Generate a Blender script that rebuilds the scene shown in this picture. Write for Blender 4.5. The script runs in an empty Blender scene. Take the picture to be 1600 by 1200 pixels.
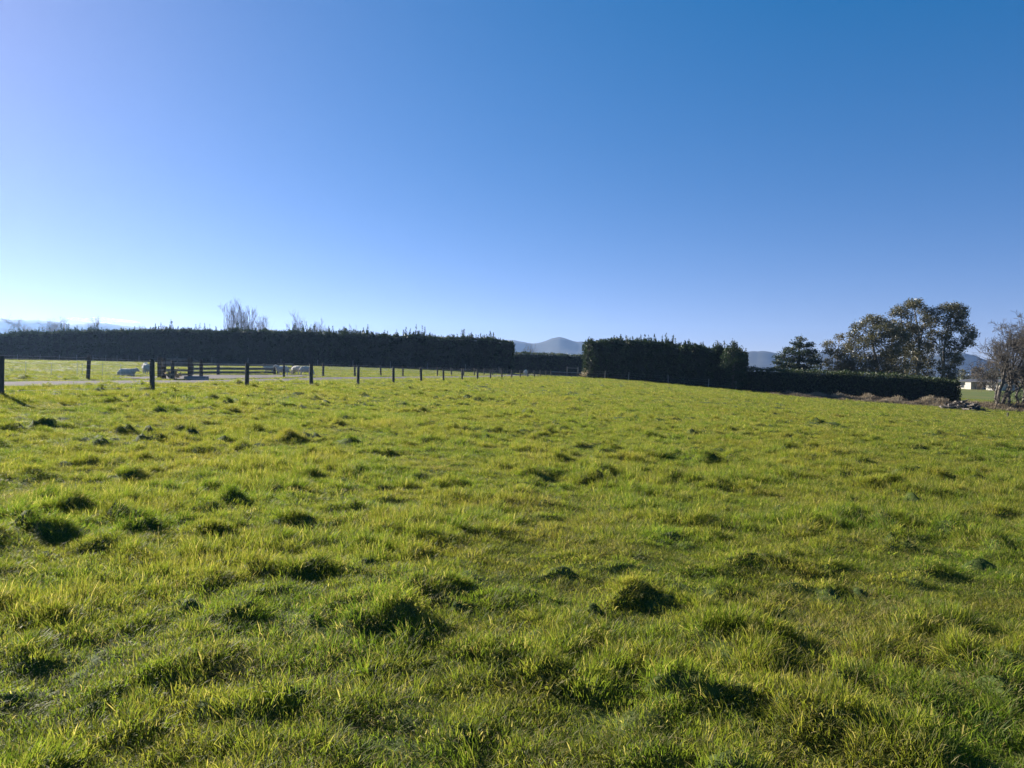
import bpy, bmesh, math, random
import numpy as np
from mathutils import Matrix, Vector, Euler

random.seed(7)
RNG = np.random.default_rng(11)
SC = bpy.context.scene
COL = SC.collection

# ------------------------------------------------------------------ camera
F = 1110.0                       # focal length in pixels of the 1600 x 1200 photograph
CAM_H = 1.62
PITCH = math.atan(20 / F)
ROLL = math.radians(0.6)
R_CAM = Matrix.Rotation(math.radians(90) - PITCH, 4, 'X') @ Matrix.Rotation(ROLL, 4, 'Z')
cam_data = bpy.data.cameras.new('camera')
cam_data.sensor_fit = 'HORIZONTAL'
cam_data.sensor_width = 36.0
cam_data.lens = 36.0 * F / 1600
cam_data.clip_start = 0.05
cam_data.clip_end = 30000
cam = bpy.data.objects.new('camera', cam_data)
cam.matrix_world = Matrix.Translation((0, 0, CAM_H)) @ R_CAM
COL.objects.link(cam)
SC.camera = cam

# ------------------------------------------------------------------ sky, sun, exposure
SUN_EL = math.radians(23.5)
SUN_AZ = math.radians(48.0)      # to the left of the view direction (+Y)
sun_dir = Vector((-math.sin(SUN_AZ) * math.cos(SUN_EL), math.cos(SUN_AZ) * math.cos(SUN_EL), math.sin(SUN_EL)))
world = bpy.data.worlds.new('World')
SC.world = world
world.use_nodes = True
wn = world.node_tree
wn.nodes.clear()
sky = wn.nodes.new('ShaderNodeTexSky')
sky.sky_type = 'NISHITA'
sky.sun_disc = False
sky.sun_elevation = SUN_EL
sky.sun_rotation = -SUN_AZ
sky.altitude = 2500
sky.air_density = 0.8
sky.dust_density = 0.7
sky.ozone_density = 2.0
bg = wn.nodes.new('ShaderNodeBackground')
bg.inputs[1].default_value = 0.05
wo = wn.nodes.new('ShaderNodeOutputWorld')
hs = wn.nodes.new('ShaderNodeHueSaturation')
hs.inputs['Saturation'].default_value = 1.33
hs.inputs['Value'].default_value = 1.9
tint = wn.nodes.new('ShaderNodeMix'); tint.data_type = 'RGBA'; tint.blend_type = 'MULTIPLY'
tint.inputs[0].default_value = 1.0
tint.inputs[7].default_value = (1.0, 0.89, 1.14, 1)
wn.links.new(sky.outputs[0], tint.inputs[6])
wn.links.new(tint.outputs[2], hs.inputs['Color'])
gm = wn.nodes.new('ShaderNodeGamma')
gm.inputs[1].default_value = 0.64
wn.links.new(hs.outputs[0], gm.inputs[0])
wn.links.new(gm.outputs[0], bg.inputs[0])
wn.links.new(bg.outputs[0], wo.inputs[0])

sun_data = bpy.data.lights.new('sun', 'SUN')
sun_data.energy = 5.0
sun_data.angle = math.radians(0.53)
sun_data.color = (1.0, 0.93, 0.82)
sun = bpy.data.objects.new('sun', sun_data)
sun.rotation_euler = sun_dir.to_track_quat('Z', 'Y').to_euler()
COL.objects.link(sun)

SC.view_settings.view_transform = 'Standard'
SC.view_settings.look = 'None'
SC.view_settings.exposure = 1.5
SC.view_settings.gamma = 1.0
SC.view_settings.use_curve_mapping = False
SC.cycles.max_bounces = 6
SC.cycles.diffuse_bounces = 2
SC.cycles.transmission_bounces = 4
SC.cycles.transparent_max_bounces = 8
SC.cycles.volume_bounces = 0
SC.cycles.use_denoising = True
HAZE_DENSITY = 1.15e-4

# ------------------------------------------------------------------ pixel helpers (real places, at chosen distances)
def at(px, py, Y):
    """world point seen at photograph pixel (px, py) at depth Y along the view axis"""
    d = R_CAM.to_3x3() @ Vector(((px - 800) / F, -(py - 600) / F, -1.0))
    return Vector((0, 0, CAM_H)) + d * (Y / d.y)

# ------------------------------------------------------------------ noise
def _hash(ix, iy, seed):
    h = (ix.astype(np.int64) * 374761393 + iy.astype(np.int64) * 668265263 + seed * 1442695041) & 0xFFFFFFFF
    h = ((h ^ (h >> 13)) * 1274126177) & 0xFFFFFFFF
    h = ((h ^ (h >> 16)) * 2246822519) & 0xFFFFFFFF
    return ((h ^ (h >> 15)) & 0xFFFFFF) / float(0xFFFFFF)

def noise2(x, y, seed=0):
    x = np.asarray(x, float); y = np.asarray(y, float)
    ix = np.floor(x); iy = np.floor(y); fx = x - ix; fy = y - iy
    u = fx * fx * fx * (fx * (fx * 6 - 15) + 10); v = fy * fy * fy * (fy * (fy * 6 - 15) + 10)
    def g(ox, oy):
        a = _hash(ix + ox, iy + oy, seed) * 2 * math.pi
        return np.cos(a) * (fx - ox) + np.sin(a) * (fy - oy)
    return 1.4 * ((g(0, 0) * (1 - u) + g(1, 0) * u) * (1 - v) + (g(0, 1) * (1 - u) + g(1, 1) * u) * v)

def fbm(x, y, seed=0, oct=3):
    s = 0; a = 1.0; f = 1.0
    for k in range(oct):
        s = s + a * noise2(x * f, y * f, seed + k * 17); a *= 0.5; f *= 2.03
    return s

def sstep(a, b, x):
    t = np.clip((x - a) / (b - a), 0, 1)
    return t * t * (3 - 2 * t)

# ------------------------------------------------------------------ terrain
FENCE_SLOPE = 0.196
def near_fence_x(y): return -13.7 + FENCE_SLOPE * (y - 19)
def far_fence_x(y): return -19.7 + FENCE_SLOPE * (y - 33)

ctrl = []
for px, py, Y in [(-1, 622, 19), (244, 612, 24.8), (386, 607, 30.6), (487, 602.5, 36.4), (562, 600.5, 42.2), (658, 597.3, 53.8),
                  (744, 593.5, 71.2), (812, 591, 94.4), (854, 589.6, 118), (876, 589, 135),
                  (138, 594, 33), (270, 593, 40), (504, 588.5, 56.6), (628, 588, 74.7), (724, 587.5, 98.8),
                  (200, 588, 50), (229, 585, 58), (440, 587.5, 59), (365, 585, 63),
                  (-150, 559, 158), (0, 562, 155), (250, 566, 148), (500, 572, 141), (700, 578, 137), (795, 583.5, 134),
                  (905, 590.3, 113), (1000, 595, 109), (1100, 604, 105), (1165, 609.5, 102),
                  (1250, 619, 99), (1350, 627, 95), (1497, 634, 90), (1556, 640, 84), (1700, 650, 80),
                  (1520, 612, 230), (1525, 628, 120), (1100, 597, 125), (850, 586.5, 165)]:
    ctrl.append(tuple(at(px, py, Y)))
ctrl += [(0, 0, 0), (4, 3, -.03), (-4, 3, .05), (0, 10, 0), (0, 28, .12), (9, 20, -.12), (-8, 12, .25), (0, -20, -.1), (-25, -15, .5), (25, -15, -.6),
         (22, 30, -.75), (38, 55, -1.7), (10, 60, .1), (0, 60, .45)]
ctrl = np.array(ctrl)
CS = 60.0
def _tps(r2): return 0.5 * r2 * np.log(r2 + 1e-9)
_n = len(ctrl)
_P = np.c_[np.ones(_n), ctrl[:, :2] / CS]
_d2 = ((ctrl[:, None, :2] - ctrl[None, :, :2]) ** 2).sum(-1) / CS ** 2
_A = np.zeros((_n + 3, _n + 3)); _A[:_n, :_n] = _tps(_d2) + 0.0015 * np.eye(_n); _A[:_n, _n:] = _P; _A[_n:, :_n] = _P.T
_W = np.linalg.solve(_A, np.r_[ctrl[:, 2], 0, 0, 0])

def base_z(x, y):
    x = np.asarray(x, float); y = np.asarray(y, float)
    z = _W[_n] + _W[_n + 1] * x / CS + _W[_n + 2] * y / CS
    for i in range(_n):
        z = z + _W[i] * _tps(((x - ctrl[i, 0]) ** 2 + (y - ctrl[i, 1]) ** 2) / CS ** 2)
    r = np.hypot(x, y)
    b = sstep(190, 330, r)
    far = -2.0 - 0.0022 * np.clip(x, -500, 500)
    return np.clip(z, -8, 6) * (1 - b) + far * b

YARD = [(-21.5, 36.5), (-18.4, 38.0), (-15.4, 54.0), (-14.0, 60.0), (-18.5, 62.0), (-27.0, 58.0), (-24.0, 46.0)]
def in_poly(x, y, poly):
    ins = np.zeros(np.shape(x), bool)
    n = len(poly)
    for i in range(n):
        x0, y0 = poly[i]; x1, y1 = poly[(i + 1) % n]
        c = ((y0 > y) != (y1 > y)) & (x < (x1 - x0) * (y - y0) / (y1 - y0 + 1e-12) + x0)
        ins ^= c
    return ins

def lane_coord(x, y):
    """metres to the right of the far lane fence"""
    return x - far_fence_x(y)
def gravel_mask(x, y):
    u = lane_coord(x, y) + 0.35 * noise2(x * .5, y * .5, 5)
    return ((u > 0.9) & (u < 4.9) & (y > -40) & (y < 150)) | in_poly(x, y, YARD)

def bump_field(x, y, cell, seed, hmax, rmin, rmax, power=2.0):
    x = np.asarray(x, float); y = np.asarray(y, float)
    ix = np.floor(x / cell); iy = np.floor(y / cell)
    s = np.zeros(np.shape(x))
    for ox in (-1, 0, 1):
        for oy in (-1, 0, 1):
            cx = ix + ox; cy = iy + oy
            bx = (cx + _hash(cx, cy, seed)) * cell; by = (cy + _hash(cx, cy, seed + 1)) * cell
            rr = rmin + (rmax - rmin) * _hash(cx, cy, seed + 2)
            h = hmax * _hash(cx, cy, seed + 3) ** power
            an = _hash(cx, cy, seed + 4) * math.pi; el = 0.55 + 0.45 * _hash(cx, cy, seed + 5)
            dx = x - bx; dy = y - by
            a = dx * np.cos(an) + dy * np.sin(an); b = (-dx * np.sin(an) + dy * np.cos(an)) / el
            q = (a * a + b * b) / (rr * rr)
            s = s + h * np.exp(-q * q * 0.7 - 0.5 * q)
    return s

def wheel_track(x, y):
    # two faint wheel marks running up the paddock
    s = .4 * np.sin(y / 9.0)
    d = (x + 1.6 - .198 * (y - 5.6) + s)
    m = np.exp(-(d / .22) ** 2) + np.exp(-((d - 1.75) / .22) ** 2)
    return np.clip(m, 0, 1) * (.65 + .35 * noise2(x * .6, y * .6, 77))

def hummock(x, y):
    wx = x + 0.24 * fbm(x * 1.9, y * 1.9, 71, 3); wy = y + 0.24 * fbm(x * 1.9, y * 1.9, 72, 3)
    return (bump_field(wx, wy, 0.62, 31, 0.115, 0.11, 0.28, 1.35) + bump_field(wx, wy, 0.40, 57, 0.058, 0.09, 0.20, 1.2)) * (1 + .45 * noise2(x * 5, y * 5, 73)) * np.clip(.95 + .7 * fbm(x / 2.6, y / 2.6, 74, 2), .35, 1.6) * (1 - .6 * wheel_track(x, y))

def scrape(x, y):
    return np.exp(-(((x - 7.3) / .42) ** 2 + ((y - 16.8) / .42) ** 2) ** 1.5)

def micro(x, y):
    r = np.hypot(x, y)
    u = lane_coord(x, y)
    m = (1 - sstep(70, 150, r)) * (1 - sstep(2, 1.0, np.abs(u - 2.9) - 2.0)*0)
    lane = 1 - (sstep(-0.3, 0.6, u) * (1 - sstep(5.0, 6.2, u)))
    yard = np.where(in_poly(x, y, YARD), 0.05, 1.0)
    z = hummock(x, y) + 0.045 * noise2(x / 1.7, y / 1.7, 3) + 0.02 * noise2(x / .45, y / .45, 4)
    # two shallow wheel tracks running up the paddock
    return z * m * lane * yard * (1 - scrape(x, y)) - .16 * scrape(x, y)

def ground_z(x, y):
    return base_z(x, y) + micro(x, y)
Z0 = float(base_z(np.array([0.]), np.array([0.]))[0])
def gz(x, y):
    return float(ground_z(np.array([float(x)]), np.array([float(y)]))[0])

# ------------------------------------------------------------------ mesh helpers
def fast_mesh(name, verts, tris=None, quads=None, attrs=None, smooth=False):
    verts = np.asarray(verts, np.float32)
    me = bpy.data.meshes.new(name)
    me.vertices.add(len(verts)); me.vertices.foreach_set('co', verts.ravel())
    parts = []
    starts = []
    tot = 0
    for f, n in ((tris, 3), (quads, 4)):
        if f is None or len(f) == 0: continue
        f = np.asarray(f, np.int32)
        parts.append(f.ravel()); starts.append(tot + np.arange(len(f)) * n); tot += len(f) * n
    me.loops.add(tot); me.loops.foreach_set('vertex_index', np.concatenate(parts))
    st = np.concatenate(starts).astype(np.int32)
    me.polygons.add(len(st)); me.polygons.foreach_set('loop_start', st)
    if smooth: me.polygons.foreach_set('use_smooth', np.ones(len(st), bool))
    for k, v in (attrs or {}).items():
        a = me.attributes.new(k, 'FLOAT', 'POINT'); a.data.foreach_set('value', np.asarray(v, np.float32))
    me.update(calc_edges=True); me.validate()
    return me

def obj(name, me, mat, parent=None, loc=None, kind=None):
    o = bpy.data.objects.new(name, me)
    if mat is not None and me is not None and not me.materials: me.materials.append(mat)
    COL.objects.link(o)
    if parent is not None: o.parent = parent
    if loc is not None: o.location = loc
    if kind: o['kind'] = kind
    return o

def thing(name, label, cat, loc=(0, 0, 0), rotz=0.0, group=None):
    o = bpy.data.objects.new(name, None); COL.objects.link(o)
    o.empty_display_size = 0.2
    o.location = loc; o.rotation_euler = (0, 0, rotz)
    tag(o, label, cat, group)
    return o

def tag(o, label, cat, group=None):
    o['label'] = label; o['category'] = cat
    if group: o['group'] = group
    return o

def tubes(segs, sides=5):
    """segs: list of (p0, p1, r0, r1) -> verts, quads"""
    p0 = np.array([s[0] for s in segs], float); p1 = np.array([s[1] for s in segs], float)
    r0 = np.array([s[2] for s in segs], float); r1 = np.array([s[3] for s in segs], float)
    d = p1 - p0; d /= np.linalg.norm(d, axis=1, keepdims=True) + 1e-9
    ref = np.where(np.abs(d[:, 2:3]) > 0.9, np.array([[1., 0, 0]]), np.array([[0, 0, 1.]]))
    u = np.cross(d, ref); u /= np.linalg.norm(u, axis=1, keepdims=True) + 1e-9
    v = np.cross(d, u)
    a = np.arange(sides) * 2 * math.pi / sides
    ring = u[:, None, :] * np.cos(a)[None, :, None] + v[:, None, :] * np.sin(a)[None, :, None]
    V = np.concatenate([p0[:, None] + ring * r0[:, None, None], p1[:, None] + ring * r1[:, None, None]], axis=1)
    n = len(segs)
    base = (np.arange(n) * 2 * sides)[:, None]
    i = np.arange(sides); j = (i + 1) % sides
    Q = np.stack([base + i, base + j, base + j + sides, base + i + sides], axis=-1)
    return V.reshape(-1, 3), Q.reshape(-1, 4)

def loft(path, radii, sides=10, cap=True):
    """continuous tapered tube through path points"""
    P = [Vector(p) for p in path]
    bm = bmesh.new(); rings = []
    for k, p in enumerate(P):
        t = (P[min(k + 1, len(P) - 1)] - P[max(k - 1, 0)]).normalized()
        ref = Vector((0, 0, 1)) if abs(t.z) < 0.85 else Vector((0, 1, 0))
        u = t.cross(ref).normalized(); v = t.cross(u).normalized()
        rr = radii[k]
        if not isinstance(rr, (tuple, list)): rr = (rr, rr)
        rings.append([bm.verts.new(p + u * math.cos(2 * math.pi * i / sides) * rr[0] + v * math.sin(2 * math.pi * i / sides) * rr[1]) for i in range(sides)])
    for a, b in zip(rings, rings[1:]):
        for i in range(sides):
            bm.faces.new((a[i], a[(i + 1) % sides], b[(i + 1) % sides], b[i]))
    if cap:
        bm.faces.new(rings[0][::-1]); bm.faces.new(rings[-1])
    bmesh.ops.recalc_face_normals(bm, faces=bm.faces[:])
    return bm

def bm_mesh(name, bm, smooth=False):
    me = bpy.data.meshes.new(name); bm.to_mesh(me); bm.free()
    if smooth: me.polygons.foreach_set('use_smooth', np.ones(len(me.polygons), bool))
    return me

def box_bm(bm, c, s, rot=None, bev=0.0):
    r = bmesh.ops.create_cube(bm, size=1.0)
    M = Matrix.Translation(c) @ (rot.to_4x4() if rot is not None else Matrix.Identity(4)) @ Matrix.Diagonal((s[0], s[1], s[2], 1))
    bmesh.ops.transform(bm, matrix=M, verts=r['verts'])
    if bev:
        es = list({e for v in r['verts'] for e in v.link_edges})
        bmesh.ops.bevel(bm, geom=es, offset=bev, segments=1, affect='EDGES')
    return bm

# ------------------------------------------------------------------ materials
def new_mat(name):
    m = bpy.data.materials.new(name); m.use_nodes = True
    nt = m.node_tree; nt.nodes.clear()
    return m, nt
def N(nt, typ, **kw):
    n = nt.nodes.new(typ)
    for k, v in kw.items():
        if hasattr(n, k): setattr(n, k, v)
    return n
def ramp(nt, fac, stops):
    r = nt.nodes.new('ShaderNodeValToRGB')
    els = r.color_ramp.elements
    while len(els) < len(stops): els.new(0.5)
    for e, (p, c) in zip(els, stops):
        e.position = p; e.color = (c[0], c[1], c[2], 1)
    nt.links.new(fac, r.inputs[0])
    return r.outputs[0]
def mixc(nt, fac, a, b, mode='MIX'):
    m = nt.nodes.new('ShaderNodeMix'); m.data_type = 'RGBA'; m.blend_type = mode
    for sock, v in ((m.inputs[0], fac), (m.inputs[6], a), (m.inputs[7], b)):
        if isinstance(v, (int, float)): sock.default_value = v
        elif isinstance(v, (tuple, list)): sock.default_value = (v[0], v[1], v[2], 1)
        else: nt.links.new(v, sock)
    return m.outputs[2]
def noise_tex(nt, scale, detail=3, coord=None, rough=0.55):
    t = nt.nodes.new('ShaderNodeTexNoise'); t.inputs['Scale'].default_value = scale; t.inputs['Detail'].default_value = detail
    t.inputs['Roughness'].default_value = rough
    if coord is not None: nt.links.new(coord, t.inputs['Vector'])
    return t.outputs[0]
def attr(nt, name):
    a = nt.nodes.new('ShaderNodeAttribute'); a.attribute_name = name
    return a.outputs['Fac']
def position(nt):
    return nt.nodes.new('ShaderNodeNewGeometry').outputs['Position']
def finish(nt, surf):
    o = nt.nodes.new('ShaderNodeOutputMaterial'); nt.links.new(surf, o.inputs[0])
def math_n(nt, op, a, b):
    m = nt.nodes.new('ShaderNodeMath'); m.operation = op
    for s, v in ((m.inputs[0], a), (m.inputs[1], b)):
        if isinstance(v, (int, float)): s.default_value = v
        else: nt.links.new(v, s)
    return m.outputs[0]
def leaf_shader(nt, col, trans_col, trans=0.45, rough=0.5, spec=0.3):
    p = nt.nodes.new('ShaderNodeBsdfPrincipled')
    nt.links.new(col, p.inputs['Base Color']); p.inputs['Roughness'].default_value = rough
    p.inputs['Specular IOR Level'].default_value = spec
    t = nt.nodes.new('ShaderNodeBsdfTranslucent'); nt.links.new(trans_col, t.inputs[0])
    mx = nt.nodes.new('ShaderNodeMixShader'); mx.inputs[0].default_value = trans
    nt.links.new(p.outputs[0], mx.inputs[1]); nt.links.new(t.outputs[0], mx.inputs[2])
    return mx.outputs[0]

def mat_grass():
    m, nt = new_mat('grass_blades')
    rnd = attr(nt, 'rnd'); hgt = attr(nt, 'hgt'); dry = attr(nt, 'dry')
    pos = position(nt)
    big = noise_tex(nt, 0.22, 3, pos); mid = noise_tex(nt, 1.1, 3, pos)
    green = ramp(nt, rnd, [(0.0, (0.055, 0.098, 0.014)), (0.5, (0.095, 0.145, 0.020)), (1.0, (0.15, 0.185, 0.030))])
    yel = ramp(nt, rnd, [(0.0, (0.10, 0.12, 0.02)), (0.5, (0.17, 0.165, 0.03)), (1.0, (0.24, 0.19, 0.05))])
    straw = ramp(nt, rnd, [(0.0, (0.20, 0.15, 0.06)), (1.0, (0.42, 0.34, 0.18))])
    fy = math_n(nt, 'ADD', math_n(nt, 'MULTIPLY', math_n(nt, 'SUBTRACT', big, 0.38), 1.6), math_n(nt, 'MULTIPLY', math_n(nt, 'SUBTRACT', mid, 0.45), 2.2))
    fy = math_n(nt, 'ADD', fy, math_n(nt, 'MULTIPLY', hgt, 0.30))
    cl = nt.nodes.new('ShaderNodeClamp'); nt.links.new(fy, cl.inputs[0])
    c = mixc(nt, cl.outputs[0], green, yel)
    tipdry = math_n(nt, 'MULTIPLY', math_n(nt, 'POWER', hgt, 3.0), math_n(nt, 'GREATER_THAN', rnd, 0.72))
    dr = math_n(nt, 'MAXIMUM', dry, math_n(nt, 'MULTIPLY', tipdry, 0.75))
    c = mixc(nt, dr, c, straw)
    tc = mixc(nt, 1.0, c, (1.66, 1.74, 0.88), 'MULTIPLY')
    finish(nt, leaf_shader(nt, c, tc, 0.55, 0.55, 0.14))
    return m

def mat_foliage(name, stops, tint=(1.3, 1.5, .8), trans=0.3, rough=0.55, spec=0.3, nscale=0.6):
    m, nt = new_mat(name)
    rnd = attr(nt, 'rnd')
    n = noise_tex(nt, nscale, 3, position(nt))
    f = math_n(nt, 'ADD', math_n(nt, 'MULTIPLY', rnd, 0.6), math_n(nt, 'MULTIPLY', math_n(nt, 'SUBTRACT', n, 0.3), 0.9))
    c = ramp(nt, f, stops)
    tc = mixc(nt, 1.0, c, tint, 'MULTIPLY')
    finish(nt, leaf_shader(nt, c, tc, trans, rough, spec))
    return m

def mat_noise(name, c0, c1, scale=4, rough=0.85, bump=0.0, bscale=None, c2=None, spec=0.25, obj_coord=False, stretch=None):
    m, nt = new_mat(name)
    if obj_coord:
        co = nt.nodes.new('ShaderNodeTexCoord').outputs['Object']
    else:
        co = position(nt)
    if stretch:
        mp = nt.nodes.new('ShaderNodeMapping'); mp.inputs['Scale'].default_value = stretch
        nt.links.new(co, mp.inputs[0]); co = mp.outputs[0]
    n = noise_tex(nt, scale, 6, co, 0.65)
    stops = [(0.3, c0), (0.7, c1)] if c2 is None else [(0.25, c0), (0.5, c1), (0.75, c2)]
    c = ramp(nt, n, stops)
    p = nt.nodes.new('ShaderNodeBsdfPrincipled'); nt.links.new(c, p.inputs['Base Color'])
    p.inputs['Roughness'].default_value = rough; p.inputs['Specular IOR Level'].default_value = spec
    if bump:
        b = nt.nodes.new('ShaderNodeBump'); b.inputs['Strength'].default_value = bump; b.inputs['Distance'].default_value = 0.03
        nt.links.new(noise_tex(nt, bscale or scale * 3, 5, co), b.inputs['Height']); nt.links.new(b.outputs[0], p.inputs['Normal'])
    finish(nt, p.outputs[0])
    return m

def mat_ground():
    m, nt = new_mat('pasture_ground')
    pos = position(nt)
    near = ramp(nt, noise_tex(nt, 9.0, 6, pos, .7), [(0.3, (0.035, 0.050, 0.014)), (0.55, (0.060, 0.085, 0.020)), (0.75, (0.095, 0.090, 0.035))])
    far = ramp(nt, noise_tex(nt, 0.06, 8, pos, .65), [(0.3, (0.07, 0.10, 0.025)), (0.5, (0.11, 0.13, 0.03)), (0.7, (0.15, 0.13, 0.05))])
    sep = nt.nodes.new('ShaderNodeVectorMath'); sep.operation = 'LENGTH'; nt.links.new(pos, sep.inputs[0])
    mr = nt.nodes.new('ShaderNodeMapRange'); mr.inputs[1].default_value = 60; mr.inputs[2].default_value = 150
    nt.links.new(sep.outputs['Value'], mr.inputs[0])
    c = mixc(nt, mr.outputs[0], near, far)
    p = nt.nodes.new('ShaderNodeBsdfPrincipled'); nt.links.new(c, p.inputs['Base Color']); p.inputs['Roughness'].default_value = 0.9
    p.inputs['Specular IOR Level'].default_value = 0.1
    finish(nt, p.outputs[0])
    return m

M = {}
M['grass'] = mat_grass()
M['ground'] = mat_ground()
M['gravel'] = mat_noise('gravel', (0.055, 0.05, 0.05), (0.145, 0.13, 0.128), 22, 0.95, 0.6, 60, (0.12, 0.11, 0.105), spec=.08)
M['post'] = mat_noise('weathered_post', (0.045, 0.042, 0.038), (0.14, 0.125, 0.105), 8, 0.8, 0.4, 30, stretch=(4, 4, .5))
M['palepost'] = mat_noise('grey_post', (0.16, 0.15, 0.14), (0.34, 0.32, 0.29), 8, 0.8, 0.3, 30, stretch=(4, 4, .5))
M['rail'] = mat_noise('weathered_rail', (0.09, 0.082, 0.075), (0.27, 0.245, 0.21), 6, 0.6, 0.4, 30, spec=0.5)
M['wire'] = mat_noise('galvanised_wire', (0.25, 0.25, 0.26), (0.4, 0.4, 0.41), 3, 0.4, spec=0.5)
M['white'] = mat_noise('white_plastic', (0.7, 0.7, 0.68), (0.8, 0.8, 0.78), 3, 0.5)
M['concrete'] = mat_noise('concrete', (0.22, 0.21, 0.20), (0.38, 0.36, 0.34), 3, 0.9, 0.4, 20)
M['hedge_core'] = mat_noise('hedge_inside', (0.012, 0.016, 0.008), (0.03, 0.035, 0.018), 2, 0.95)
M['pine'] = mat_foliage('pine_hedge_needles', [(0.1, (0.020, 0.032, 0.016)), (0.5, (0.040, 0.062, 0.026)), (0.9, (0.075, 0.10, 0.038))], trans=0.15, spec=0.2)
M['leafhedge'] = mat_foliage('clipped_hedge_leaves', [(0.1, (0.022, 0.034, 0.014)), (0.5, (0.042, 0.060, 0.022)), (0.9, (0.085, 0.10, 0.036))], trans=0.18, spec=0.3)
M['gum'] = mat_foliage('eucalypt_leaves', [(0.1, (0.055, 0.060, 0.032)), (0.5, (0.10, 0.100, 0.050)), (0.9, (0.17, 0.14, 0.07))], (1.35, 1.25, .85), 0.3, 0.4, 0.45)
M['cypress'] = mat_foliage('cypress_leaves', [(0.1, (0.018, 0.030, 0.016)), (0.5, (0.036, 0.052, 0.024)), (0.9, (0.066, 0.082, 0.034))], trans=0.15)
M['gumbark'] = mat_noise('eucalypt_bark', (0.20, 0.17, 0.13), (0.48, 0.42, 0.34), 1.5, 0.8, 0.3, 6, stretch=(1, 1, .3))
M['bark'] = mat_noise('grey_bark', (0.055, 0.048, 0.040), (0.17, 0.15, 0.125), 2.5, 0.85, 0.4, 8, stretch=(1, 1, .3))
M['birch'] = mat_noise('bare_twig_bark', (0.11, 0.085, 0.07), (0.22, 0.18, 0.15), 2.0, 0.85)
M['weed'] = mat_foliage('dry_weed_stems', [(0.1, (0.115, 0.09, 0.062)), (0.5, (0.20, 0.163, 0.118)), (0.9, (0.35, 0.30, 0.215))], (1, .95, .85), 0.3, 0.8, 0.1, 0.35)
M['log'] = mat_noise('dead_wood', (0.035, 0.03, 0.026), (0.20, 0.17, 0.14), 5, 0.85, 0.4, 20, obj_coord=True)
M['dry_or_lit_bush'] = mat_foliage('dry_and_sunlit_leaves', [(0.1, (0.30, 0.22, 0.13)), (0.5, (0.48, 0.40, 0.27)), (0.9, (0.66, 0.60, 0.48))], (1, .95, .8), 0.4, 0.8, 0.1, 2.0)
M['stem'] = mat_noise('brown_stem', (0.08, 0.06, 0.04), (0.16, 0.12, 0.08), 6, 0.9)
M['housewall'] = mat_noise('cream_weatherboard', (0.42, 0.39, 0.33), (0.52, 0.49, 0.43), 2, 0.8)
M['brickwall'] = mat_noise('tan_brick', (0.34, 0.27, 0.20), (0.46, 0.38, 0.29), 6, 0.9)
M['roof'] = mat_noise('dark_roof', (0.05, 0.05, 0.055), (0.09, 0.09, 0.095), 3, 0.6)
M['glass'] = mat_noise('dark_glass', (0.02, 0.025, 0.03), (0.04, 0.045, 0.05), 1, 0.08, spec=0.6)
M['trim'] = mat_noise('white_trim', (0.7, 0.69, 0.66), (0.8, 0.79, 0.77), 2, 0.6)
M['hill'] = mat_noise('hill_bush_and_grass', (0.012, 0.017, 0.012), (0.030, 0.033, 0.022), 0.006, 0.95, c2=(0.055, 0.05, 0.034))
M['rust'] = mat_noise('rusty_steel', (0.10, 0.05, 0.03), (0.2, 0.12, 0.08), 6, 0.8)

def mat_wool():
    m, nt = new_mat('sheep_wool')
    sk = attr(nt, 'skin')
    n = noise_tex(nt, 9, 4, nt.nodes.new('ShaderNodeTexCoord').outputs['Object'])
    wool = ramp(nt, n, [(0.3, (0.40, 0.35, 0.28)), (0.6, (0.62, 0.56, 0.46)), (0.8, (0.72, 0.67, 0.57))])
    face = ramp(nt, n, [(0.3, (0.46, 0.41, 0.35)), (0.7, (0.62, 0.57, 0.5))])
    c = mixc(nt, sk, wool, face)
    p = nt.nodes.new('ShaderNodeBsdfPrincipled'); nt.links.new(c, p.inputs['Base Color']); p.inputs['Roughness'].default_value = 0.95
    p.inputs['Specular IOR Level'].default_value = 0.1
    p.inputs['Sheen Weight'].default_value = 0.5; p.inputs['Sheen Roughness'].default_value = 0.4
    b = nt.nodes.new('ShaderNodeBump'); b.inputs['Strength'].default_value = 0.5; b.inputs['Distance'].default_value = 0.03
    nt.links.new(noise_tex(nt, 25, 3, nt.nodes.new('ShaderNodeTexCoord').outputs['Object']), b.inputs['Height']); nt.links.new(b.outputs[0], p.inputs['Normal'])
    finish(nt, p.outputs[0])
    return m
M['wool'] = mat_wool()

# ================================================================== SETTING
# ---- ground: one sheet from the camera's feet to the foot of the hills, finer where it is near
def build_ground():
    fine = np.radians(np.arange(-56, 56.01, 0.25))
    coarse = np.radians(np.arange(60, 300.1, 5.0))
    ang = np.concatenate([fine, coarse])
    rad = np.concatenate([[0.25, .6, 1.0, 1.4, 1.7], 2.0 * np.exp(np.arange(0, 490) * 0.0071)])
    r = rad[-1]
    extra = []
    while r < 3000:
        r *= 1.035; extra.append(r)
    rad = np.concatenate([rad, extra])
    na, nr = len(ang), len(rad)
    A, Rr = np.meshgrid(ang, rad)
    X = Rr * np.sin(A); Y = Rr * np.cos(A)
    Z = ground_z(X.ravel(), Y.ravel())
    V = np.c_[X.ravel(), Y.ravel(), Z]
    i = np.arange(na); j = (i + 1) % na
    k = np.arange(nr - 1)[:, None] * na
    Q = np.stack([k + i, k + na + i, k + na + j, k + j], -1).reshape(-1, 4)[:, ::-1]
    c = len(V)
    V = np.vstack([V, [[0, 0, gz(0, 0)]]])
    T = np.stack([np.full(na, c), j, i], -1)
    me = fast_mesh('pasture', V, T, Q, smooth=True)
    return obj('pasture', me, M['ground'], kind='structure')
build_ground()

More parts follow.
